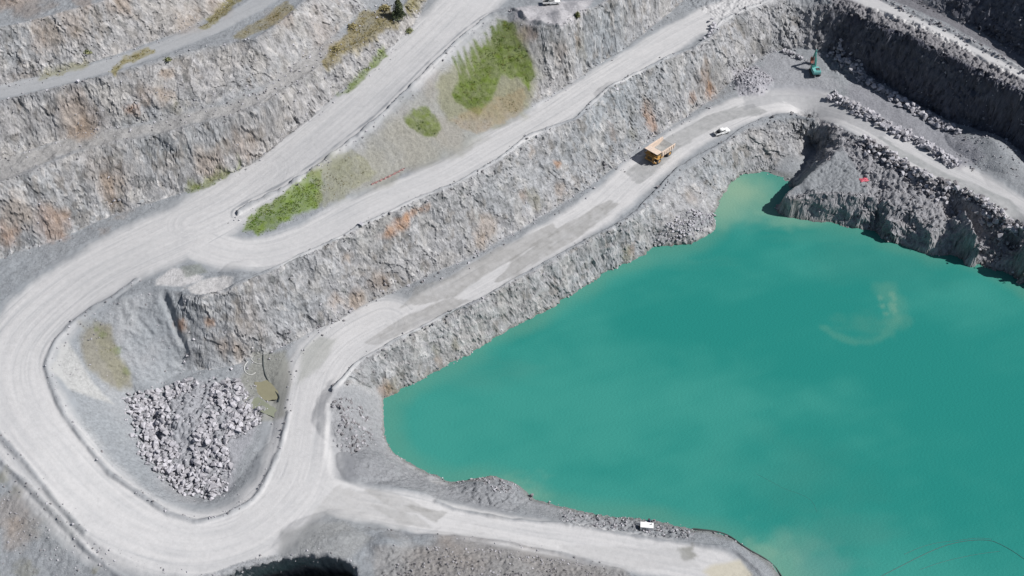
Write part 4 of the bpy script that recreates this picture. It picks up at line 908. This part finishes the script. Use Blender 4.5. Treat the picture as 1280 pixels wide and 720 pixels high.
# =================================================================== machines and small things
class PB:
    """collects shaped pieces of one part"""
    def __init__(s): s.bm = bmesh.new()
    def box(s, c, d, bev=.04, rot=None, taper=None):
        b = bmesh.new(); bmesh.ops.create_cube(b, size=1)
        for v in b.verts:
            v.co = Vector((v.co.x*d[0], v.co.y*d[1], v.co.z*d[2]))
            if taper and v.co.z > 0: v.co.x = v.co.x*taper[0]+(taper[2] if len(taper) > 2 else 0); v.co.y *= taper[1]
        if bev: bmesh.ops.bevel(b, geom=b.edges, offset=bev, segments=2, affect='EDGES')
        if rot: bmesh.ops.rotate(b, verts=b.verts, cent=(0,0,0), matrix=rot)
        bmesh.ops.translate(b, verts=b.verts, vec=c); s.merge(b); return s
    def prism(s, prof, y0, y1, bev=.03):
        """side profile in x,z drawn out across y"""
        b = bmesh.new(); A_ = [b.verts.new((x, y0, z)) for x, z in prof]; B_ = [b.verts.new((x, y1, z)) for x, z in prof]; n = len(prof)
        b.faces.new(A_); b.faces.new(B_[::-1])
        for i in range(n): b.faces.new((A_[i], B_[i], B_[(i+1) % n], A_[(i+1) % n]))
        bmesh.ops.recalc_face_normals(b, faces=b.faces)
        if bev: bmesh.ops.bevel(b, geom=b.edges, offset=bev, segments=2, affect='EDGES')
        s.merge(b); return s
    def cyl(s, c, r, l, axis='Y', n=24, bev=.0, r2=None):
        b = bmesh.new(); bmesh.ops.create_cone(b, cap_ends=True, segments=n, radius1=r, radius2=r if r2 is None else r2, depth=l)
        if bev: bmesh.ops.bevel(b, geom=[e for e in b.edges if len(e.link_faces) == 2 and any(len(f.verts) > 4 for f in e.link_faces)], offset=bev, segments=2, affect='EDGES')
        if axis == 'Y': bmesh.ops.rotate(b, verts=b.verts, cent=(0,0,0), matrix=Matrix.Rotation(PI/2, 3, 'X'))
        if axis == 'X': bmesh.ops.rotate(b, verts=b.verts, cent=(0,0,0), matrix=Matrix.Rotation(PI/2, 3, 'Y'))
        bmesh.ops.translate(b, verts=b.verts, vec=c); s.merge(b); return s
    def rod(s, a, b_, r, n=8): limb(s.bm, a, b_, r, r, n); return s
    def merge(s, b):
        me = bpy.data.meshes.new('tmp'); b.to_mesh(me); b.free(); s.bm.from_mesh(me); bpy.data.meshes.remove(me)
    def done(s, name, m, parent): return bm_obj(name, s.bm, m, parent)
K = {}
K['yellow'] = mat('machine_yellow', tuple(srgb(206,156,74)*.75), .5, dirt=.45); K['tray'] = mat('worn_tray', tuple(srgb(226,204,186)*.8), .7, var=.12, dirt=.4); K['steel'] = mat('scoured_steel', (.30,.30,.29), .7, .0, var=.25, vscale=1.2)
K['dark'] = mat('dark_steel', (.035,.035,.038), .7, dirt=.25); K['tyre'] = mat('tyre_rubber', (.03,.03,.031), .9, dirt=.5); K['glass'] = mat('tinted_glass', (.02,.025,.03), .08, spec=.6)
K['white'] = mat('white_paint', (.78,.78,.77), .35, dirt=.12); K['grey'] = mat('grey_plastic', (.2,.2,.21), .7); K['teal'] = mat('teal_paint', tuple(srgb(60,160,150)*.7), .45, dirt=.25); K['pteal'] = mat('pale_teal_paint', tuple(srgb(120,195,190)*.75), .45, dirt=.3)
K['rust'] = mat('rusty_steel', tuple(srgb(150,96,84)*.7), .85, var=.3); K['red'] = mat('red_plastic', tuple(srgb(172,132,130)*.72), .7, var=.15); K['pink'] = mat('red_tarp', tuple(srgb(212,96,112)*.75), .7, var=.2, vscale=4); K['lamp'] = mat('lamp_glass', (.7,.68,.6), .15)
K['chrome'] = mat('cylinder_rod', (.6,.6,.6), .25, .9); K['bluep'] = mat('blue_plastic', (.03,.06,.2), .5); K['hosew'] = mat('white_hose', (.5,.5,.48), .6, var=.1); K['hosed'] = mat('dark_hose', (.05,.06,.06), .6); K['hosel'] = mat('wet_hose', tuple(srgb(66,100,100)*.6), .5)

def wheel(parent, c, r, w, rim='grey'):
    t = PB().cyl(c, r, w, 'Y', 28, bev=w*.16).done('wheel', K['tyre'], parent)
    PB().cyl((c[0], c[1], c[2]), r*.52, w*1.04, 'Y', 20, bev=.02).cyl(c, r*.2, w*1.12, 'Y', 12).done('rim', K[rim], t)

def haul_truck(px, py, rz):
    p = at(px, py); t = empty('haul_truck', (p[0], p[1], p[2]+.02), rz, 'yellow mining haul truck with empty pale tray driving down the lower road', 'truck')
    PB().box((-.3,0,1.35),(8.2,1.5,.55)).box((3.2,0,1.2),(1.6,3.2,.5)).box((-2.9,0,1.05),(.7,3.4,.6)).done('frame', K['dark'], t)
    PB().box((3.55,0,1.95),(1.7,2.1,1.25),.08).box((4.05,0,.85),(.5,4.4,.4),.06).box((3.3,1.75,2.62),(2.0,1.3,.12),.02).box((3.3,-1.75,2.62),(2.0,1.3,.12),.02).box((3.35,0,2.62),(1.9,2.2,.14),.02).box((2.9,1.9,1.95),(1.3,.9,.18),.05).box((2.9,-1.9,1.95),(1.3,.9,.18),.05).done('front_body', K['yellow'], t)
    g = PB()
    for i in range(7): g.box((4.43,0,1.5+i*.15),(.05,1.7,.07),.0)
    g.done('grille', K['dark'], t)
    c = PB().box((2.75,1.45,3.35),(1.6,1.55,1.35),.08,taper=(.9,.95)).done('cab', K['yellow'], t)
    PB().box((3.52,1.45,3.5),(.06,1.25,.75),.02).box((2.75,2.2,3.5),(1.1,.06,.7),.02).box((2.75,.7,3.5),(1.1,.06,.7),.02).done('window', K['glass'], c)
    PB().box((2.6,-1.5,3.0),(1.5,1.3,.7),.05).cyl((2.3,-.5,3.1),.22,1.0,'Z').done('air_cleaner', K['yellow'], t)
    # tray: floor, two flared sides, front wall, canopy over the cab
    th = .14
    fl_ = PB().prism([(-4.9,2.75),(-2.6,2.0),(1.7,2.3),(1.7,2.3+th),(-2.6,2.0+th),(-4.9,2.75+th)], -2.2, 2.2, .02).done('tray_floor', K['steel'], t)
    for s in (-1, 1):
        w = PB().prism([(-4.95,2.75),(-2.6,1.98),(1.75,2.28),(2.0,4.15),(-4.7,3.75)], s*2.22, s*2.45, .03)
        for i in range(6): w.box((-4.0+i*1.1,s*2.53,3.0),(.16,.16,1.3),.02)
        w.box((-1.35,s*2.48,3.98),(6.7,.3,.18),.04,rot=Matrix.Rotation(-.058,3,'Y')); w.done('tray_side', K['tray'], t)
    PB().prism([(1.72,2.28),(1.95,4.15),(2.08,4.15),(1.86,2.28)], -2.2, 2.2, .02).done('tray_front', K['tray'], t)
    cp = PB().box((3.15,0,4.32),(2.5,4.9,.14),.03,rot=Matrix.Rotation(-.09,3,'Y'))
    for y_ in (-2.1,-1.05,0,1.05,2.1): cp.box((3.1,y_,4.2),(2.3,.12,.16),.02,rot=Matrix.Rotation(-.09,3,'Y'))
    cp.done('tray_canopy', K['tray'], t)
    for s in (-1, 1):
        wheel(t, (2.65,s*1.95,1.0),1.0,.85,'yellow'); wheel(t, (-2.6,s*1.95,1.0),1.0,.75,'yellow'); wheel(t, (-2.6,s*1.15,1.0),1.0,.7,'yellow')
        PB().cyl((4.32,s*1.65,1.35),.17,.1,'X',16).done('headlight', K['lamp'], t)
        PB().box((4.2,s*2.35,3.3),(.12,.35,.55),.03).rod((4.1,s*2.3,2.6),(4.2,s*2.35,3.2),.035).done('mirror', K['dark'], t)
        PB().rod((-.8,s*.75,1.5),(-.2,s*.75,2.3),.14,12).done('hoist_cylinder', K['chrome'], t)
    ld = PB()
    for s in (1,-1):
        ld.rod((4.45,s*1.25,.7),(4.3,s*1.25,2.65),.035).rod((4.45,s*.75*2.2,.7),(4.3,s*.75*2.2,2.65),.035)
        for i in range(6): ld.box((4.42-i*.02,s*1.45,.8+i*.33),(.16,.42,.04),.0)
    ld.done('ladder', K['yellow'], t)
    hr = PB()
    for s in (1,-1):
        pts = [(4.25,s*2.35),(4.25,s*1.2),(4.25,s*.2)]
        for a, b_ in zip(pts[:-1], pts[1:]): hr.rod((a[0],a[1],3.5),(b_[0],b_[1],3.5),.03); hr.rod((a[0],a[1],3.1),(b_[0],b_[1],3.1),.025)
        for a in pts: hr.rod((a[0],a[1],2.65),(a[0],a[1],3.5),.03)
        hr.rod((4.25,s*2.35,3.5),(2.4,s*2.35,3.5),.03)
    hr.done('handrail', K['yellow'], t)
    PB().cyl((-2.6,0,1.0),.5,2.2,'Y').done('rear_axle', K['dark'], t); PB().box((.6,1.5,1.3),(1.6,.8,.9),.12).done('fuel_tank', K['yellow'], t)

def pickup(px, py, rz, label, name='pickup'):
    p = at(px, py); t = empty(name, (p[0], p[1], p[2]+.01), rz, label, 'pickup')
    PB().prism([(2.62,.45),(2.68,.95),(2.35,1.1),(1.1,1.18),(1.0,1.2),(-.62,1.2),(-.62,.4),(2.1,.4)], -.93, .93, .06).done('body', K['white'], t)
    PB().box((-.02,0,1.5),(2.1,1.62,.62),.07,taper=(.72,.86,-.05)).done('cabin', K['white'], t)
    PB().box((.9,0,1.46),(.05,1.42,.56),.01,rot=Matrix.Rotation(-.52,3,'Y')).done('windscreen', K['glass'], t)
    PB().box((-1.0,0,1.5),(.05,1.3,.36),.01,rot=Matrix.Rotation(.30,3,'Y')).done('rear_window', K['glass'], t)
    for s in (-1, 1): PB().box((-.05,s*.78,1.5),(1.45,.05,.38),.01,rot=Matrix.Rotation(s*.18,3,'X')).done('side_window', K['glass'], t)
    tr = PB().box((-1.7,0,.72),(2.1,1.84,.08),.01).box((-2.72,0,.95),(.07,1.84,.55),.02)
    for s in (-1, 1): tr.box((-1.7,s*.9,.95),(2.1,.07,.55),.02)
    tr.done('tray', K['white'], t); PB().box((-1.68,0,.775),(1.98,1.7,.03),0).done('tray_liner', K['dark'], t)
    PB().box((-.3,0,.42),(4.6,1.3,.22)).done('chassis', K['dark'], t); PB().box((2.66,0,.52),(.14,1.8,.26),.04).done('bumper', K['grey'], t)
    for s in (-1, 1):
        for x_ in (1.72,-1.62): wheel(t, (x_,s*.82,.39),.39,.27)
        PB().box((2.6,s*.72,.86),(.12,.32,.18),.03).done('headlight', K['lamp'], t); PB().box((-2.75,s*.82,.98),(.05,.14,.3),.01).done('tail_light', K['red'], t)
        PB().box((.78,s*1.05,1.28),(.14,.2,.16),.03).done('mirror', K['dark'], t)
    rb = PB()
    for s in (-1, 1): rb.rod((-.72,s*.75,1.2),(-.72,s*.7,1.95),.04)
    rb.rod((-.72,-.7,1.95),(-.72,.7,1.95),.04); rb.done('headboard', K['dark'], t)

def excavator(px, py, rz, brz):
    p = at(px, py); t = empty('excavator', (p[0], p[1], p[2]+.02), rz, 'teal tracked excavator with raised boom working at the head of the quarry bench', 'excavator')
    for s in (-1, 1):
        tk = PB().prism([(-2.0,.25),(-1.7,0),(1.7,0),(2.0,.25),(2.05,.6),(1.75,.88),(-1.75,.88),(-2.05,.6)], s*1.3-.28, s*1.3+.28, .04)
        for i in range(17): tk.box((-1.7+i*.21,s*1.3,.9),(.07,.58,.05),0)
        tk.done('track', K['dark'], t)
    PB().box((0,0,.6),(2.2,2.1,.5)).cyl((0,0,1.0),.75,.3,'Z').done('undercarriage', K['dark'], t)
    h = PB().box((-.85,0,1.75),(2.9,2.75,1.1),.14).box((.55,-.85,1.55),(1.5,.95,.75),.08).done('house', K['pteal'], t)
    PB().box((-2.2,0,1.72),(.7,2.7,1.2),.2).done('counterweight', K['pteal'], t)
    PB().box((-1.0,-.5,2.33),(1.5,1.3,.12),.03).cyl((-.8,-.9,2.55),.09,.5,'Z').done('engine_cover', K['dark'], t)
    c = PB().box((.75,.92,2.05),(1.6,1.0,1.75),.1,taper=(.86,.95)).done('cab', K['teal'], t)
    PB().box((1.52,.92,2.3),(.05,.8,1.1),.01,rot=Matrix.Rotation(-.07,3,'Y')).box((.75,1.41,2.35),(1.1,.05,.85),.01).box((.72,.92,2.95),(.8,.6,.04),0).done('window', K['glass'], c)
    def arm(pr, w, nm, m): return PB().prism(pr, -w/2, w/2, .05).done(nm, m, t)
    # boom rises steeply, the stick hangs back down to the bucket
    arm([(.55,1.55),(.35,1.95),(1.3,4.6),(2.9,6.9),(3.35,6.85),(3.3,6.45),(2.1,4.45),(1.1,1.6)], .55, 'boom', K['teal'])
    arm([(2.55,7.25),(3.1,7.35),(3.55,6.7),(4.75,3.3),(4.6,3.0),(4.35,3.1),(3.0,6.2)], .42, 'stick', K['teal'])
    arm([(4.3,3.2),(4.95,3.35),(5.45,2.6),(5.3,1.7),(4.6,1.2),(3.9,1.35),(4.45,1.9),(4.55,2.6)], 1.25, 'bucket', K['rust'])
    tb = PB()
    for i in range(4): tb.box((3.85,-.5+i*.33,1.25),(.4,.1,.09),.01,rot=Matrix.Rotation(.35,3,'Y'))
    tb.done('bucket_tooth', K['dark'], t)
    for s in (-1, 1): PB().rod((1.35,s*.38,1.6),(1.9,s*.38,3.1),.11,10).rod((1.9,s*.38,3.1),(2.3,s*.33,4.6),.06,10).done('boom_cylinder', K['chrome'], t)
    PB().rod((1.15,0,5.0),(1.95,0,6.5),.10,10).rod((1.95,0,6.5),(2.6,0,7.3),.055,10).done('stick_cylinder', K['chrome'], t)
    PB().rod((3.55,0,6.7),(4.35,0,4.7),.08,10).rod((4.35,0,4.7),(5.05,0,3.3),.05,10).done('bucket_cylinder', K['chrome'], t)

def heading(a, b_):
    p, q = at(*a), at(*b_); return math.atan2(q[1]-p[1], q[0]-p[0])
haul_truck(823, 196, heading((845,180),(806,208)))
pickup(902, 167, heading((888,172),(917,163)), 'white pickup parked on the truck bench road, ahead of the haul truck')
pickup(689, 5, heading((670,4),(705,3)), 'white pickup cut by the top edge of the photo beside the gravel heaps')
excavator(1018, 92, heading((1018,92),(1013,74)), 0)

# white pump unit on the near bank
p = at(808, 661); t = empty('pump_unit', (p[0], p[1], p[2]), heading((798,658),(818,662)), 'white box shaped pump unit with a lid on the near bank by the water', 'pump unit')
PB().box((0,0,.15),(3.2,1.5,.2),.03).done('skid', K['dark'], t); PB().box((0,0,.9),(3.0,1.4,1.25),.05).done('housing', K['white'], t); PB().box((0,0,1.56),(3.1,1.5,.07),.02).done('roof', K['white'], t)
PB().cyl((1.0,.2,1.75),.08,.4,'Z').done('exhaust_pipe', K['dark'], t); PB().cyl((-1.7,0,.6),.18,.5,'X').done('hose_coupling', K['dark'], t)
dv = PB()
for i in range(5): dv.box((-.6,-.71,.6+i*.14),(.9,.03,.05),0)
dv.done('vent', K['grey'], t)
p = at(811, 652); t = empty('drum', (p[0], p[1], p[2]), 0, 'dark blue drum standing behind the white pump unit', 'drum')
PB().cyl((0,0,.45),.32,.9,'Z',20,.03).cyl((0,0,.3),.335,.05,'Z',20).cyl((0,0,.62),.335,.05,'Z',20).done('barrel', K['bluep'], t); PB().cyl((0,0,.91),.28,.04,'Z',20).done('lid', K['dark'], t)
p = at(817, 654); t = empty('water_tank', (p[0], p[1], p[2]), 0.3, 'small grey tank at the far corner of the pump unit', 'tank')
PB().box((0,0,.55),(1.0,.9,.8),.08).done('tank_body', K['grey'], t); PB().cyl((0,0,1.06),.2,.1,'Z',16).done('cap', K['dark'], t); PB().box((0,0,.06),(1.2,1.1,.12),.01).done('pallet', K['grey'], t)

p = at(179, 256); t = empty('sign_board', (p[0], p[1], p[2]), .15, 'small blank white board on posts at the foot of the left rock face', 'sign')
PB().box((0,0,1.25),(1.15,.07,.8),.015).done('panel', K['white'], t)
for s in (-1, 1): PB().rod((s*.4,.06,0),(s*.4,.06,1.6),.04).done('post', K['grey'], t)

# red mesh barrier lying along the middle road
W = np.array([at(*q) for q in [(464,232),(472,228.5),(481,224.5),(490,220),(499,215.5),(506,212)]])
t = empty('barrier', tuple(W[0]), 0, 'faded red mesh barrier strip along the bank edge of the middle road', 'barrier')
bm = bmesh.new(); N_ = 26; rowv = []
for i in range(N_+1):
    f = i/N_*(len(W)-1); k = min(int(f), len(W)-2); q = W[k]+(W[k+1]-W[k])*(f-k)-W[0]
    rowv.append([bm.verts.new((q[0]+.18*math.sin(i*1.9+j), q[1]+.10*math.sin(i*2.3)+j*.02, q[2]+.02+j*.26+.06*math.sin(i*1.3+j*2))) for j in range(3)])
for i in range(N_):
    for j in range(2): bm.faces.new((rowv[i][j], rowv[i+1][j], rowv[i+1][j+1], rowv[i][j+1]))
o = bm_obj('netting', bm, K['red'], t); sm_ = o.modifiers.new('thick', 'SOLIDIFY'); sm_.thickness = .05
for k in range(len(W)): q = W[k]-W[0]; PB().rod((q[0],q[1]+.05,q[2]-.1),(q[0],q[1]+.05,q[2]+.7),.025).done('post', K['grey'], t)

# crumpled red tarpaulin on the spur
p = at(1080, 225); bm = bmesh.new(); G = 22; g_ = [[None]*G for _ in range(G)]
for i in range(G):
    for j in range(G):
        u = (i/(G-1)-.5); v = (j/(G-1)-.5); r_ = max(abs(u), abs(v))
        wv = .5*math.sin(u*9+v*5)+.4*math.sin(v*14-u*4)+.35*math.sin(u*21+1)*math.cos(v*17)
        hgt = (.5-r_)*1.3+.16*wv*(.65-r_)*2
        g_[i][j] = bm.verts.new((u*3.2*(1+.1*math.sin(v*12)), v*2.2*(1+.12*math.sin(u*10)), max(.03, hgt)))
for i in range(G-1):
    for j in range(G-1): bm.faces.new((g_[i][j], g_[i+1][j], g_[i+1][j+1], g_[i][j+1]))
o = bm_obj('tarpaulin', bm, K['pink']); o.location = (p[0], p[1], p[2]); o.scale = (.8,.75,.7); o.rotation_euler = (0,0,.2); s_ = o.modifiers.new('thick','SOLIDIFY'); s_.thickness = .03
tag(o, 'crumpled red tarpaulin lying on the grey spur top', 'tarpaulin')

# hoses
def hose(name, pts, r, m, label, cat='hose', n=8, world=False, lift=0.0, group=None):
    W = np.array([pts_ if world else at(*pts_) for pts_ in pts]); 
    q = [Vector(a) for a in W]
    for _ in range(2):
        n_ = [q[0]]
        for a, b_ in zip(q[:-1], q[1:]): n_ += [a*.75+b_*.25, a*.25+b_*.75]
        n_.append(q[-1]); q = n_
    bm = bmesh.new(); rings = []
    for i, c in enumerate(q):
        d = (q[min(i+1, len(q)-1)]-q[max(i-1, 0)]).normalized(); s = d.cross(Vector((0,0,1))).normalized(); u = s.cross(d)
        c = c+Vector((0,0,r*.8+lift)); rings.append([bm.verts.new(c+(s*math.cos(k*2*PI/n)+u*math.sin(k*2*PI/n))*r) for k in range(n)])
    for a, b_ in zip(rings[:-1], rings[1:]):
        for k in range(n): bm.faces.new((a[k], a[(k+1) % n], b_[(k+1) % n], b_[k]))
    bm.faces.new(rings[0]); bm.faces.new(rings[-1][::-1])
    o = bm_obj(name, bm, m, None, True); return tag(o, label, cat, group)
hose('hose', [(310,452),(306,457),(305,463),(309,468),(315,469),(320,466)], .10, K['hosew'], 'white hose curled into an open loop above the rubble pile')
hose('hose', [(314,449),(317,453),(322,455),(328,455.5)], .09, K['hosew'], 'short white hose ending at the dark pipe near the sump')
hose('pipe', [(329,444),(329,456),(331,468),(337,480),(344,490),(350,496),(348,503)], .15, K['hosed'], 'dark pipe running down beside the tan puddle', 'pipe')
hose('hose', [(306,449),(308,453)], .1, K['hosed'], 'very short dark hose end above the white loop')
hose('pipe', [(866,661.5),(880,663),(893,664.5),(905,667.5),(915,672.5),(927,682),(940,690),(955,698),(968,708),(976,720),(990,742)], .20, K['hosed'], 'black pipe lying along the water line of the near shore', 'pipe')
def wh(pts, r, label): return hose('floating_hose', [(*unproj(a, b, 0), -.05) for a, b in pts], r, K['hosel'], label, 'hose', world=True)
wh([(1098,722),(1135,703),(1165,688),(1190,679),(1215,675),(1238,675),(1252,681),(1268,690),(1290,706)], .07, 'longest dark floating hose arching across the lake at bottom right')
wh([(1130,693),(1150,684),(1172,678),(1195,676),(1222,672),(1240,674)], .045, 'thin floating hose just above the long arched one at bottom right')
wh([(1150,712),(1175,703),(1200,697),(1225,692),(1250,689)], .045, 'thin floating hose below the long arched one at bottom right')
wh([(945,592),(962,601),(980,611),(1002,618),(1016,626),(1021,640)], .035, 'faint thin hose on the lake left of the big arch')
hose('cable', [(1040,239),(1052,231),(1063,222),(1072,214)], .07, K['hosed'], 'dark cable lying diagonally across the spur top', 'cable')
# =================================================================== light
el = math.radians(45)
az = np.array([math.cos(math.radians(-6)), math.sin(math.radians(-6))])      # the sun stands to the right
sd_ = Vector((az[0]*math.cos(el), az[1]*math.cos(el), math.sin(el)))
sl = bpy.data.lights.new('sun', 'SUN'); sl.energy = 5.0; sl.angle = math.radians(.53); sl.color = (1, .975, .95)
so = bpy.data.objects.new('sun', sl); COL.objects.link(so); so.rotation_euler = sd_.to_track_quat('Z', 'Y').to_euler(); so.location = (300, 0, 400)
w_ = bpy.data.worlds.new('World'); scene.world = w_; w_.use_nodes = True
bg = w_.node_tree.nodes['Background']; sk = w_.node_tree.nodes.new('ShaderNodeTexSky'); sk.sky_type = 'NISHITA'; sk.sun_disc = False
sk.sun_elevation = el; sk.sun_rotation = math.radians(96); bg.inputs['Strength'].default_value = .05
w_.node_tree.links.new(sk.outputs[0], bg.inputs['Color'])
scene.view_settings.view_transform = 'Standard'; scene.view_settings.look = 'None'; scene.view_settings.gamma = 1; scene.view_settings.exposure = 0.2
scene.render.engine = 'CYCLES'
